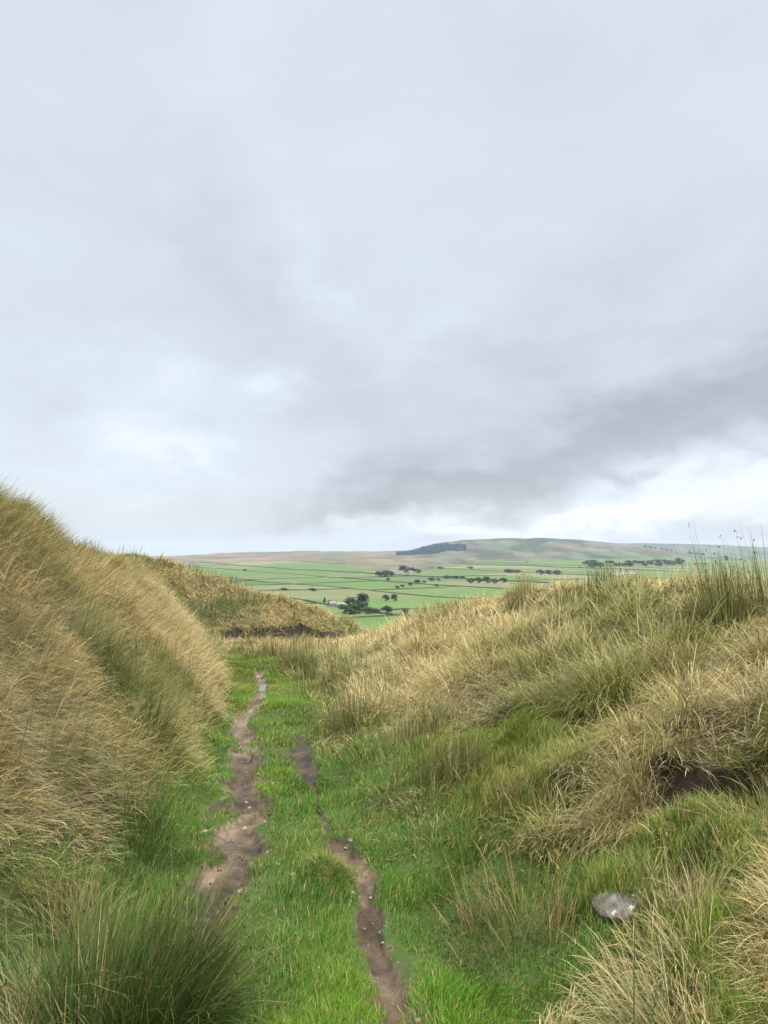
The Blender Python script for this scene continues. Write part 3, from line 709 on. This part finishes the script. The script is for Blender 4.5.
def loose(n, k, w, s0, s1, y0, y1, lb):
    for i in range(n):
        y = rng.uniform(y0, y1); a = np.array(k); c = np.interp(y, a[:, 0], a[:, 1]); ww = np.interp(y, a[:, 0], a[:, 2])
        x = c + rng.normal(0, .35) * ww; s = rng.uniform(s0, s1)
        stone('pebble', lb, x, y, s * 1.2, s * .9, s * .6, (M_GREY, M_TAN, M_GREY)[i % 3], 60 + i, .5, lb and 'loose pebbles on the tracks', 2, rz=rng.uniform(0, 6))
loose(44, PATH, .5, .012, .03, 3.6, 7.5, 'loose pebble pressed into the bare earth of the footpath')
loose(20, MUD, .5, .012, .028, 2.7, 4.6, 'loose pebble pressed into the right-hand mud strip')

# ------------------------------------------------------------------ puddle
def puddle(x0, y0, rx, ry, label):
    n = 40; a = np.linspace(0, 2 * math.pi, n, endpoint=False)
    r = .7 + .6 * fbm(np.cos(a) * 1.5 + x0, np.sin(a) * 1.5 + y0, 77, 2)
    x = x0 + rx * r * np.cos(a); y = y0 + ry * r * np.sin(a)
    z = float(np.percentile(gz(x, y), 55)) + .006
    v = np.stack([x, y, np.full(n, z)], -1); v = np.vstack([v, [(x0, y0, z)]])
    f = []
    for i in range(n): f += [i, (i + 1) % n, n]
    m, nt, N, Lk = mat_new('puddle_water'); out = N.new('ShaderNodeOutputMaterial'); p = N.new('ShaderNodeBsdfPrincipled')
    p.inputs['Base Color'].default_value = (.09, .075, .06, 1); p.inputs['Roughness'].default_value = .03; p.inputs['Specular IOR Level'].default_value = .8
    Lk.new(p.outputs[0], out.inputs[0])
    o = new_mesh('puddle_water', v, f, [3] * n, m); tag(o, kind='structure'); o['label'] = label
puddle(-1.80, 11.3, .10, .34, 'small puddle shining at the far end of the bare path')

# ------------------------------------------------------------------ the valley: boundaries, trees, farms, plantation
def at(az, d):
    x = d * math.sin(math.radians(az)); y = d * math.cos(math.radians(az))
    return x, y, float(far_z(np.array([x]), np.array([y]))[0])

def field_point(p, q):
    a = math.radians(FIELD_ROT)
    x = p * 1.; y = q * 1.
    wx = p * math.cos(a) - q * math.sin(a); wy = p * math.sin(a) + q * math.cos(a)
    x, y = wx, wy
    for _ in range(6):
        x = wx - 60 * (fbm(x / 500, y / 500, 301, 2) - .5); y = wy - 80 * (fbm(x / 600, y / 600, 302, 2) - .5)
    return x, y

def boundary(x, y, hgt, thick, label, mat, col, name, cat, group):
    z = far_z(x, y)
    t = np.stack([np.gradient(x), np.gradient(y)], -1); t /= np.linalg.norm(t, axis=1)[:, None]
    nx, ny = -t[:, 1], t[:, 0]
    n = len(x); h = hgt * (.6 + .9 * fbm(np.arange(n) * .35 + x[0], np.arange(n) * 0., 500, 3))
    k = 4; offs = np.array([-.5, -.35, .35, .5]) * thick; hh = np.array([-.6, 1, 1, -.6])
    V = np.zeros((n, k, 3))
    for i in range(k):
        V[:, i, 0] = x + nx * offs[i]; V[:, i, 1] = y + ny * offs[i]; V[:, i, 2] = z + np.where(hh[i] > 0, h * (1 + .2 * (i == 1)), hh[i])
    org = V[n // 2, 0].copy(); org[2] = z[n // 2]
    F = []; lt = []
    for i in range(n - 1):
        for j in range(k - 1): F += [i * k + j, i * k + j + 1, (i + 1) * k + j + 1, (i + 1) * k + j]; lt.append(4)
    F += [3, 2, 1, 0]; lt.append(4); b = (n - 1) * k; F += [b, b + 1, b + 2, b + 3]; lt.append(4)
    cl = np.array(col)[None] * (.7 + .6 * hsh(np.arange(n * k), np.arange(n * k) * 0, 4))[:, None]
    o = new_mesh(name, V.reshape(-1, 3) - org, F, lt, mat, None, cl, smooth=False)
    o.location = org
    return tag(o, label, cat, group, 'thing')

def visible(x, y, lo=410, hi=3300):
    d = np.hypot(x, y); a = np.degrees(np.arctan2(x, y))
    e = field_edge(a)
    return (d > lo) & (d < np.minimum(e + 100, hi)) & (a > -20) & (a < 24) & (y > 0)

def runs(mask):
    out = []; s = None
    for i, m in enumerate(mask):
        if m and s is None: s = i
        if (not m or i == len(mask) - 1) and s is not None:
            if i - s > 4: out.append((s, i))
            s = None
    return out
for k in range(-14, 30):
    p = np.arange(-3600., 3000., 24.); q = np.full_like(p, k * ROW)
    x, y = field_point(p, q); ok = visible(x, y)
    for s, e_ in runs(ok):
        d = np.hypot(x[s:e_], y[s:e_])
        h = float(hsh(np.array(k), np.array(s), 5)); hedge = h > .5
        if h < .22: continue
        boundary(x[s:e_], y[s:e_], 1.7 if hedge else 1.15, 2.0, 'long dark boundary running across the green valley fields', M_HEDGE, (.055, .068, .042) if hedge else (.095, .098, .07),
                 'field_hedge' if hedge else 'field_wall', 'hedge' if hedge else 'wall', 'long field boundaries in the valley')
    w = 190 + 150 * float(hsh(np.array(k), np.array(0), 9)); off = 300 * float(hsh(np.array(k), np.array(0), 11))
    for j in range(-22, 22):
        q = np.linspace(k * ROW + 3, k * ROW + ROW - 3, 9); p = np.full_like(q, j * w - off)
        x, y = field_point(p, q)
        if visible(x, y, 430, 1900).all() and float(hsh(np.array(k), np.array(j), 15)) > .3:
            boundary(x, y, 1.2, 1.6, 'short dark cross wall dividing two green valley fields', M_HEDGE, (.065, .07, .045), 'field_wall', 'wall', 'short cross walls between the valley fields')

def crown_mesh(seed, conical=False, leaves=620):
    rs = np.random.default_rng(seed)
    nc = 13
    cs = []
    for i in range(nc):
        if conical:
            t = i / (nc - 1.); a = rs.uniform(0, 6.28); r = .30 * (1 - t) * rs.uniform(.4, 1)
            cs.append((r * math.cos(a), r * math.sin(a), .15 + .8 * t, .17 * (1.15 - t)))
        else:
            a = rs.uniform(0, 6.28); t = rs.uniform(0, 1); r = .34 * math.sqrt(rs.uniform(.05, 1)) * math.sin(math.pi * (.2 + .7 * t)) * 1.1
            cs.append((r * math.cos(a), r * math.sin(a), .17 + .62 * t, rs.uniform(.14, .22)))
    cs = np.array(cs); pick = rs.integers(0, nc, leaves)
    u = rs.normal(0, 1, (leaves, 3)); u /= np.linalg.norm(u, axis=1)[:, None]
    c = cs[pick, :3] + u * (cs[pick, 3] * rs.uniform(.5, 1.08, leaves))[:, None]
    a = rs.normal(0, 1, (leaves, 3)); a /= np.linalg.norm(a, axis=1)[:, None]
    b = np.cross(a, u); b /= np.linalg.norm(b, axis=1)[:, None] + 1e-9
    s = rs.uniform(.035, .075, (leaves, 1))
    V = np.stack([c - a * s, c + b * s * .8, c + a * s, c - b * s * .8], 1).reshape(-1, 3)
    tint = np.array((.034, .055, .022)) * (.6 + .8 * rs.random((nc, 1)))
    cl = np.repeat(tint[pick] * rs.uniform(.7, 1.3, (leaves, 1)), 4, 0)
    F = np.arange(leaves * 4)
    o = new_mesh('crown', V, F, np.full(leaves, 4), M_LEAF, None, cl, link=False)
    return o.data

def trunk_mesh():
    bm = bmesh.new()
    def limb(p0, p1, r0, r1):
        p0 = Vector(p0); p1 = Vector(p1); ax = (p1 - p0).normalized(); s = ax.orthogonal().normalized(); t = ax.cross(s)
        ring = [[bm.verts.new(p + (s * math.cos(k * 1.0472) + t * math.sin(k * 1.0472)) * r) for k in range(6)] for p, r in ((p0, r0), (p1, r1))]
        for k in range(6): bm.faces.new((ring[0][k], ring[0][(k + 1) % 6], ring[1][(k + 1) % 6], ring[1][k]))
    limb((0, 0, -.04), (.01, 0, .34), .032, .022); limb((.01, 0, .33), (-.02, .02, .75), .022, .008)
    for a, h in ((.3, .3), (2.2, .36), (4.1, .42), (5.3, .5)): limb((0, 0, h), (.2 * math.cos(a), .2 * math.sin(a), h + .22), .013, .005)
    me = D.meshes.new('trunk'); bm.to_mesh(me); bm.free(); me.materials.append(M_BARK); return me
from mathutils import Vector
CROWNS = [crown_mesh(1), crown_mesh(2), crown_mesh(3), crown_mesh(4, True)]
TRUNK = trunk_mesh()
tree_n = 0
def tree(az, d, wid, hgt, label, kind=None, group=None, name='tree'):
    """wid and hgt in metres"""
    global tree_n
    x, y, z = at(az, d)
    e_ = empty(name, (x, y, z), tree_n * 1.7); tag(e_, label, 'tree' if name.endswith('tree') else 'bush', group)
    drop = .22 if kind != 'cone' else .1
    e_.scale = (wid / .85, wid / .85, hgt)
    if name == 'bush': e_.location.z -= hgt * .22; e_.scale[2] = hgt * 1.25
    me = CROWNS[3] if kind == 'cone' else CROWNS[tree_n % 3]
    for nm, m_ in (('crown', me), ('trunk', TRUNK)):
        o = D.objects.new(nm, m_); C.objects.link(o); o.parent = e_
    tree_n += 1; e_.rotation_euler[2] = tree_n * 2.1
def A(u): return math.degrees(math.atan((u - 384) / 740.))
VT = 'trees scattered over the valley floor'
for az, d, w, h, lb, kd, nm in [
        (-1.65, 835, 17, 17, 'tallest broad tree of the clump beside the near farmhouse', None, 'tree'),
        (-2.6, 838, 14, 13, 'rounded tree on the left of the tallest tree by the near farmhouse', None, 'tree'),
        (-3.0, 748, 14, 9, 'low spreading tree at the left front of the clump by the near farmhouse', None, 'tree'),
        (-2.2, 742, 14, 9.5, 'low dark tree in front of the tallest tree by the near farmhouse', None, 'tree'),
        (-1.25, 740, 11, 8, 'low tree at the right end of the clump by the near farmhouse', None, 'tree'),
        (-2.6, 735, 12, 7, 'lowest bush at the front of the clump by the near farmhouse', None, 'bush'),
        (-1.85, 760, 13, 11, 'middle tree of the clump by the near farmhouse', None, 'tree'),
        (-.75, 748, 9, 6, 'small bush between the farmhouse clump and the lone dark tree', None, 'bush'),
        (.25, 742, 11.5, 9, 'dark rounded tree standing alone right of the farmhouse clump', None, 'tree'),
        (1.62, 738, 9, 6.5, 'small round bush between the lone dark tree and the low wide bush', None, 'bush'),
        (2.8, 738, 12, 6, 'low wide bush nearest the right bank', None, 'bush'),
        (.15, 955, 10, 9.5, 'left tree of the pair at the field corner', None, 'tree'),
        (.78, 955, 10, 10, 'right tree of the pair at the field corner', None, 'tree'),
        (-4.55, 900, 7, 8, 'pointed dark conifer left of the near farmhouse', 'cone', 'conifer_tree'),
        (-4.15, 905, 6, 5, 'small tree between the pointed conifer and the near farmhouse', None, 'tree'),
        (-.40, 1700, 22, 14, 'left tree of the grove west of the far farm', None, 'tree'),
        (.12, 1690, 24, 18, 'broad tree of the grove west of the far farm', None, 'tree'),
        (.55, 1720, 16, 14, 'right tree of the grove west of the far farm', None, 'tree'),
        (1.45, 1960, 28, 22, 'tallest dark tree behind the far farm', None, 'tree'),
        (2.05, 1960, 30, 18, 'wide dark tree behind the roofs of the far farm', None, 'tree'),
        (2.6, 1940, 22, 13, 'low tree at the right end of the far farm', None, 'tree'),
        (-10.6, 2150, 11, 7, 'single small tree on the pale green slope far left', None, 'tree'),
        (-7.7, 1180, 13, 5, 'single low bush on the middle slope left of the farms', None, 'bush'),
        (-5.5, 1180, 14, 5, 'single low bush in the field above the pointed conifer', None, 'bush')]:
    tree(az, d, w, h, lb, kd, VT, nm)
for k, (u, d, w, h) in enumerate([(417, 1400, 14, 8), (431, 1500, 16, 8), (424, 1420, 9, 5), (438, 1500, 10, 6), (446, 1620, 16, 8), (455, 1620, 18, 7), (462, 1630, 14, 6), (470, 1420, 16, 11), (478, 1400, 17, 13), (486, 1420, 18, 14),
        (494, 1410, 14, 11), (503, 1430, 16, 12), (508, 2000, 30, 11), (516, 2010, 26, 10), (540, 1900, 22, 14), (548, 1900, 20, 13), (556, 1900, 22, 14), (436, 1300, 10, 5), (410, 1330, 10, 6), (402, 1280, 9, 5), (397, 1230, 9, 6), (388, 1500, 9, 6), (440, 2300, 20, 9), (470, 2300, 22, 9)]):
    tree(A(u), d, w, h, 'small dark hedge tree dotted along the right-hand field edges', None, 'small hedge trees on the right of the valley', 'tree')
rs = np.random.default_rng(31)
for k in range(60):
    q = rs.integers(-2, 12); c_ = rs.uniform(-900, 900); x_, y_ = field_point(np.array([c_]), np.array([q * ROW + rs.normal(0, 3)]))
    d_ = math.hypot(x_[0], y_[0]); a_ = math.degrees(math.atan2(x_[0], y_[0]))
    if not (700 < d_ < 2600 and -13 < a_ < 14): continue
    tree(a_, d_, rs.uniform(7, 15), rs.uniform(5, 11), 'small dark tree growing on a field boundary in the middle of the valley', None, 'small trees on the field boundaries', 'tree')
rs = np.random.default_rng(12)
for k in range(46):
    u = rs.uniform(585, 690); d = rs.uniform(2450, 3050) + (u - 585) * 4
    tree(A(u), d, rs.uniform(22, 36), rs.uniform(11, 17), 'dark tree in the wooded strip below the right-hand hill', None, 'trees in the wooded strip below the right-hand hill', 'tree')
for u, w in ((645, 26), (650, 30), (655, 20), (661, 26), (666, 30), (671, 22), (690, 30), (696, 30), (702, 34)):
    tree(A(u), 5180, w * 1.1, 14, 'tiny tree standing on the skyline of the right-hand hill', None, 'trees on the skyline of the right-hand hill', 'tree')

def house(az, d, w, dep, h, rh, rz, label, wallc, roofc, name='farmhouse', nwin=3):
    x, y, z = at(az, d)
    e_ = empty(name, (x, y, z), rz); tag(e_, label, 'house' if name == 'farmhouse' else 'barn')
    def bx(c, s): 
        v = np.array([(sx, sy, sz) for sz in (-.5, .5) for sy in (-.5, .5) for sx in (-.5, .5)]) * np.array(s) + np.array(c)
        return v, [0, 2, 3, 1, 4, 5, 7, 6, 0, 1, 5, 4, 2, 6, 7, 3, 0, 4, 6, 2, 1, 3, 7, 5]
    mw = mat_plain('farm_wall', wallc, .9, 1.5, .2); mr = mat_plain('farm_roof', roofc, .8, 2, .2); mg = mat_plain('window_glass', (.03, .035, .04), .2, 2, .1)
    a, b = w / 2, dep / 2
    v = [(-a, -b, -.5), (a, -b, -.5), (a, b, -.5), (-a, b, -.5), (-a, -b, h), (a, -b, h), (a, b, h), (-a, b, h), (-a, 0, h + rh), (a, 0, h + rh)]
    new_mesh('wall', np.array(v, float), [0, 1, 5, 4, 2, 3, 7, 6, 1, 2, 6, 9, 5, 3, 0, 4, 8, 7], [4, 4, 5, 5], mw, e_, smooth=False)
    o_ = .35; t = .2; k = rh / b
    rv = []
    for sx in (-a - o_, a + o_):
        for yy, zz in ((-b - o_, h - o_ * k), (0, h + rh), (b + o_, h - o_ * k)):
            rv += [(sx, yy, zz + .02), (sx, yy, zz + .02 + t)]
    F = [0, 6, 8, 2, 2, 8, 10, 4, 1, 3, 9, 7, 3, 5, 11, 9, 0, 1, 7, 6, 4, 10, 11, 5, 0, 2, 3, 1, 2, 4, 5, 3, 6, 7, 9, 8, 8, 9, 11, 10]
    rf = new_mesh('roof', np.array(rv, float), F, [4] * 10, mr, e_, smooth=False)
    if name == 'farmhouse':
        for sx in (-a + .7, a - .7):
            cv, cf = bx((sx, 0, h + rh + .5), (.8, .8, 1.8)); new_mesh('chimney', cv, cf, [4] * 6, mw, rf, smooth=False)
        for zz in (1.5, h - 1.1):
            for i in range(nwin):
                wv, wf = bx((-a + w * (i + .5) / nwin, -b - .02, zz), (1.0, .1, 1.2)); new_mesh('window', wv, wf, [4] * 6, mg, e_, smooth=False)
    else:
        wv, wf = bx((0, -b - .02, 1.6), (3.2, .1, 3.2)); new_mesh('door', wv, wf, [4] * 6, mg, e_, smooth=False)
house(-4.0, 838, 7.5, 6, 4.2, 2.4, .5, 'near stone farmhouse with a pinkish roof left of the tree clump', (.17, .155, .14), (.20, .165, .16))
house(-3.3, 850, 8, 6, 2.6, 1.8, .1, 'low pale roofed barn between the near farmhouse and the tree clump', (.17, .165, .15), (.20, .195, .19), 'barn')
house(.75, 1860, 11, 9, 6, 4, .2, 'left house of the far farm beside the grove', (.34, .32, .29), (.15, .14, .14))
house(1.35, 1850, 12, 9, 6, 4, -.1, 'middle house of the far farm under the tallest tree', (.34, .32, .29), (.15, .14, .14))
house(2.05, 1855, 11, 9, 5, 4, .3, 'right house of the far farm next to the low tree', (.34, .32, .29), (.15, .14, .14))
house(17.9, 1950, 60, 14, 4, 2.0, .05, 'long pale barn showing above the right crest grass', (.28, .28, .26), (.24, .24, .24), 'barn')

def plantation():
    rs = np.random.default_rng(5); pts = []
    while len(pts) < 2800:
        a = rs.uniform(1.0, 6.3); d = rs.uniform(4100, 4950)
        lo = 4230 + 30 * (a - 3.5) ** 2 / 3 - 60 * math.sin(a * 2.2); hi = 4500 + 260 * sst(1.0, 2.2, np.array(a)) - 230 * sst(3.2, 6.3, np.array(a))
        if lo + rs.normal(0, 25) < d < hi + rs.normal(0, 35): pts.append((a, d))
    pts = np.array(pts); x = pts[:, 1] * np.sin(np.radians(pts[:, 0])); y = pts[:, 1] * np.cos(np.radians(pts[:, 0])); z = far_z(x, y)
    n = len(pts); h = rs.uniform(9, 17, n); r = rs.uniform(4.5, 7.5, n)
    ang = np.arange(6) * 1.0472
    V = []; F = []; lt = []
    ring = np.stack([np.cos(ang), np.sin(ang)], -1)
    for i in range(n):
        b = len(V)
        for zz, rr in ((.06, 1.), (.45, .72)):
            V += [(x[i] + r[i] * rr * q[0] * rs.uniform(.8, 1.15), y[i] + r[i] * rr * q[1] * rs.uniform(.8, 1.15), z[i] + h[i] * zz) for q in ring]
        V.append((x[i], y[i], z[i] + h[i]))
        for k in range(6):
            F += [b + k, b + (k + 1) % 6, b + 6 + (k + 1) % 6, b + 6 + k]; lt.append(4)
            F += [b + 6 + k, b + 6 + (k + 1) % 6, b + 12]; lt.append(3)
    cl = np.repeat(np.array((.013, .030, .032))[None] * rs.uniform(.7, 1.4, (n, 1)), 13, 0)
    o = new_mesh('conifer_forest', np.array(V), F, lt, M_HEDGE, None, cl, smooth=False)
    tag(o, 'dark conifer plantation block on the shoulder of the far hill', 'forest', kind='stuff')
plantation()
HAZE, EXPO, DENOISE = 0.00005, 1.9, True

# ------------------------------------------------------------------ sky, sun, air, camera
def build_world():
    w = D.worlds.new('World'); scn.world = w; w.use_nodes = True
    nt = w.node_tree; N = nt.nodes; Lk = nt.links; N.clear()
    out = N.new('ShaderNodeOutputWorld'); bg = N.new('ShaderNodeBackground'); bg.inputs['Strength'].default_value = .1
    Lk.new(bg.outputs[0], out.inputs[0])
    def val(x):
        return x
    def M(op, a, b=None, c=None):
        n = N.new('ShaderNodeMath'); n.operation = op
        for k, v in enumerate((a, b, c)):
            if v is None: continue
            if isinstance(v, (int, float)): n.inputs[k].default_value = v
            else: Lk.new(v, n.inputs[k])
        return n.outputs[0]
    def step(x, e0, e1, lo=0., hi=1.):
        n = N.new('ShaderNodeMapRange'); n.interpolation_type = 'SMOOTHSTEP'
        Lk.new(x, n.inputs[0])
        for k, v in enumerate((e0, e1, lo, hi)): n.inputs[k + 1].default_value = v
        return n.outputs[0]
    def mixrgb(t, a, b):
        n = N.new('ShaderNodeMix'); n.data_type = 'RGBA'
        if isinstance(t, (int, float)): n.inputs[0].default_value = t
        else: Lk.new(t, n.inputs[0])
        for k, v in ((6, a), (7, b)):
            if isinstance(v, tuple): n.inputs[k].default_value = v + (1,)
            else: Lk.new(v, n.inputs[k])
        return n.outputs[2]
    tc = N.new('ShaderNodeTexCoord'); sp = N.new('ShaderNodeSeparateXYZ'); Lk.new(tc.outputs['Generated'], sp.inputs[0])
    X, Y, Z = sp.outputs
    AZ = M('MULTIPLY', M('ARCTAN2', X, Y), 57.29578); EL = M('MULTIPLY', M('ARCSINE', Z), 57.29578)
    # cloud deck seen in perspective
    dz = M('ADD', M('MAXIMUM', Z, 0.), .24)
    cv = N.new('ShaderNodeCombineXYZ'); Lk.new(M('DIVIDE', X, dz), cv.inputs[0]); Lk.new(M('DIVIDE', Y, dz), cv.inputs[1])
    def noise(vec, scale, detail, rough, dist=0., off=(0, 0, 0)):
        mp = N.new('ShaderNodeMapping'); mp.inputs['Location'].default_value = off; Lk.new(vec, mp.inputs[0])
        n = N.new('ShaderNodeTexNoise'); n.inputs['Scale'].default_value = scale; n.inputs['Detail'].default_value = detail
        n.inputs['Roughness'].default_value = rough; n.inputs['Distortion'].default_value = dist
        Lk.new(mp.outputs[0], n.inputs['Vector']); return n.outputs[0]
    n_big = noise(cv.outputs[0], .95, 5, .5, .4, (3.1, 1.7, 0))
    n_det = noise(cv.outputs[0], 2.6, 7, .55, .5, (7.7, 4.2, 0))
    n_fin = noise(cv.outputs[0], 7.5, 6, .55, .3, (1.7, 9.2, 2))
    ae = N.new('ShaderNodeCombineXYZ'); Lk.new(M('MULTIPLY', AZ, .05), ae.inputs[0]); Lk.new(M('MULTIPLY', EL, .09), ae.inputs[1])
    n_w1 = noise(ae.outputs[0], 1.3, 6, .55, .2, (2, 5, 0)); n_w2 = noise(ae.outputs[0], 1.3, 6, .55, .2, (9, 1, 3))
    n_edge = noise(ae.outputs[0], 4.0, 8, .62, .4, (3, 2, 9))
    n_soft = noise(ae.outputs[0], .8, 3, .5, .3, (4, 8, 1))
    f_w1 = noise(ae.outputs[0], 5.5, 6, .6, .3, (6, 3, 7)); f_w2 = noise(ae.outputs[0], 5.5, 6, .6, .3, (1, 9, 4))
    AW = M('ADD', M('ADD', AZ, M('MULTIPLY', M('SUBTRACT', n_w1, .5), 13.)), M('MULTIPLY', M('SUBTRACT', f_w1, .5), 7.))
    EW = M('ADD', M('ADD', EL, M('MULTIPLY', M('SUBTRACT', n_w2, .5), 7.)), M('MULTIPLY', M('SUBTRACT', f_w2, .5), 5.))
    def blob(a, e, sa, se, rot=0., p=1.):
        c, s = math.cos(math.radians(rot)), math.sin(math.radians(rot))
        da = M('SUBTRACT', AW, float(a)); de = M('SUBTRACT', EW, float(e))
        u = M('MULTIPLY', M('ADD', M('MULTIPLY', da, c), M('MULTIPLY', de, s)), 1. / sa)
        v = M('MULTIPLY', M('SUBTRACT', M('MULTIPLY', de, c), M('MULTIPLY', da, s)), 1. / se)
        return M('EXPONENT', M('MULTIPLY', M('ADD', M('MULTIPLY', u, u), M('MULTIPLY', v, v)), -1.))
    T = None
    def addt(x, k):
        nonlocal T
        y = M('MULTIPLY', x, k); T = y if T is None else M('ADD', T, y)
    # brightness of the deck, in units of the plain overcast
    for a, e, sa, se, rot, k in SKY_BLOBS: addt(blob(a, e, sa, se, rot), k)
    def mask(tab, lo, hi, n_amt):       # cloud masses with torn edges
        S = None
        for a, e, sa, se, rot in tab:
            q = blob(a, e, sa, se, rot); S = q if S is None else M('MAXIMUM', S, q)
        S = M('ADD', S, M('MULTIPLY', M('SUBTRACT', n_edge, .5), n_amt))
        return step(S, lo, hi)
    addt(mask(SKY_DARK, .16, .88, .8), -.15)
    addt(M('SUBTRACT', n_big, .5), .36); addt(M('SUBTRACT', n_det, .5), .24); addt(M('SUBTRACT', n_fin, .5), .09); addt(M('SUBTRACT', n_soft, .5), .25)
    B = M('ADD', 1.0, T)
    # unseen sky overhead is boosted to throw more light on the ground
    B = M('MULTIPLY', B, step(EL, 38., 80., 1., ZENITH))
    n = N.new('ShaderNodeValToRGB'); Lk.new(M('MULTIPLY', B, .5), n.inputs[0])
    els = n.color_ramp.elements
    els[0].position = .24; els[0].color = (.35, .375, .41, 1); els[1].position = .72; els[1].color = (.86, .88, .90, 1)
    for p_, c_ in ((.36, (.47, .505, .555)), (.46, (.595, .632, .695)), (.52, (.638, .695, .762)), (.60, (.745, .79, .85))):
        e_ = els.new(p_); e_.color = c_ + (1,)
    sc = N.new('ShaderNodeVectorMath'); sc.operation = 'SCALE'; Lk.new(n.outputs[0], sc.inputs[0])
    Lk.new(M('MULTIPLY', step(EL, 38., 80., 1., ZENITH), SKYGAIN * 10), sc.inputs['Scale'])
    sky = N.new('ShaderNodeTexSky'); sky.sky_type = 'NISHITA'; sky.sun_disc = False
    sky.sun_elevation = math.radians(SUN_EL); sky.sun_rotation = math.radians(SUN_AZ); sky.altitude = 300; sky.dust_density = 2
    c = mixrgb(.94, sky.outputs[0], sc.outputs[0])
    # below the horizon: the dim far ground
    c = mixrgb(step(EL, -3., -.8), (1.6, 1.7, 1.5), c)
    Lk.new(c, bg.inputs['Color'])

SUN_EL, SUN_AZ = 52., 150.      # azimuth clockwise from the view direction
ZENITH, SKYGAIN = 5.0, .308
SKY_BLOBS = [(12, 6.6, 12, 3.6, 16, -.30), (24, 12, 10, 6, 25, -.22), (0, 4.6, 9, 2.6, 18, -.20), (-13, 24, 11, 3.2, -55, -.10), (6, 13, 15, 6, 22, -.14),
             (11, 1.0, 15, 1.0, 3, .46), (24, 3.8, 8, 2.0, 10, .44), (-9, 12.3, 3.0, 1.3, 10, .20), (-17.5, 7.6, 4.2, 1.3, -12, .20), (-17.5, 12.6, 3.0, 2.0, 0, .16), (-22, 10, 3, 4, 0, .12),
             (-6, 2.6, 9, 2.4, 0, -.10), (3, 17, 4, 1.5, 40, .12), (-4, 19, 6, 1.5, -50, .12), (-18, 30, 16, 9, 0, .06)]
SKY_DARK = [(10, 5.4, 13, 2.0, 10), (19, 8.2, 9, 3.4, 24), (3, 4.0, 8, 1.5, 16), (27, 11, 7, 3.5, 20)]
SKY_LIGHT = [(8, 1.2, 13, .9, 3), (25, 3.4, 7, 1.8, 8), (17, 3.0, 4, 1.0, 20), (-9, 12.3, 2.8, 1.2, 10), (-17.5, 7.6, 4.5, 1.2, -12), (-17.5, 12.6, 2.4, 1.8, 0), (4, 17, 2.5, 1.0, 40)]
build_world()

sd = D.lights.new('sun', 'SUN'); sd.energy = 1.5; sd.angle = math.radians(14); sd.color = (1, .965, .91)
so = D.objects.new('sun', sd); C.objects.link(so); so.location = (0, 0, 60)
e, a = math.radians(SUN_EL), math.radians(SUN_AZ)
from mathutils import Vector
so.rotation_euler = Vector((math.sin(a) * math.cos(e), math.cos(a) * math.cos(e), math.sin(e))).to_track_quat('Z', 'Y').to_euler()

if HAZE > 0:
    m, nt, N, Lk = mat_new('haze_air')
    out = N.new('ShaderNodeOutputMaterial'); pv = N.new('ShaderNodeVolumePrincipled')
    pv.inputs['Density'].default_value = HAZE; pv.inputs['Color'].default_value = (.74, .86, 1., 1)
    Lk.new(pv.outputs[0], out.inputs['Volume'])
    bx = 13500.; zb, zt = -151., 112.
    v = np.array([(sx * bx, sy * bx, z) for z in (zb, zt) for sy in (-1, 1) for sx in (-1, 1)])
    fq = [0, 2, 3, 1, 4, 5, 7, 6, 0, 1, 5, 4, 2, 6, 7, 3, 0, 4, 6, 2, 1, 3, 7, 5]
    o = new_mesh('haze', v, fq, [4] * 6, m, smooth=False)
    tag(o, 'thin pale damp air over the valley', 'haze', kind='stuff')

cam = D.cameras.new('camera'); co_ = D.objects.new('camera', cam); C.objects.link(co_)
co_.location = (0, 0, 1.6); co_.rotation_euler = (math.radians(90 + 2.78), 0, 0)
cam.sensor_fit = 'VERTICAL'; cam.sensor_height = 24; cam.lens = 24 * 740 / 1024.
cam.clip_start = .05; cam.clip_end = 60000
scn.camera = co_
scn.render.engine = 'CYCLES'
scn.view_settings.view_transform = 'Standard'; scn.view_settings.look = 'None'; scn.view_settings.gamma = 1
scn.view_settings.use_curve_mapping = False
scn.view_settings.exposure = EXPO
scn.cycles.max_bounces = 6; scn.cycles.diffuse_bounces = 4; scn.cycles.transmission_bounces = 3; scn.cycles.volume_bounces = 0
scn.cycles.use_denoising = DENOISE
scn.cycles.denoising_prefilter = 'NONE'; scn.cycles.denoising_input_passes = 'RGB_ALBEDO_NORMAL'
scn.cycles.use_adaptive_sampling = False
scn.cycles.sample_clamp_indirect = 8
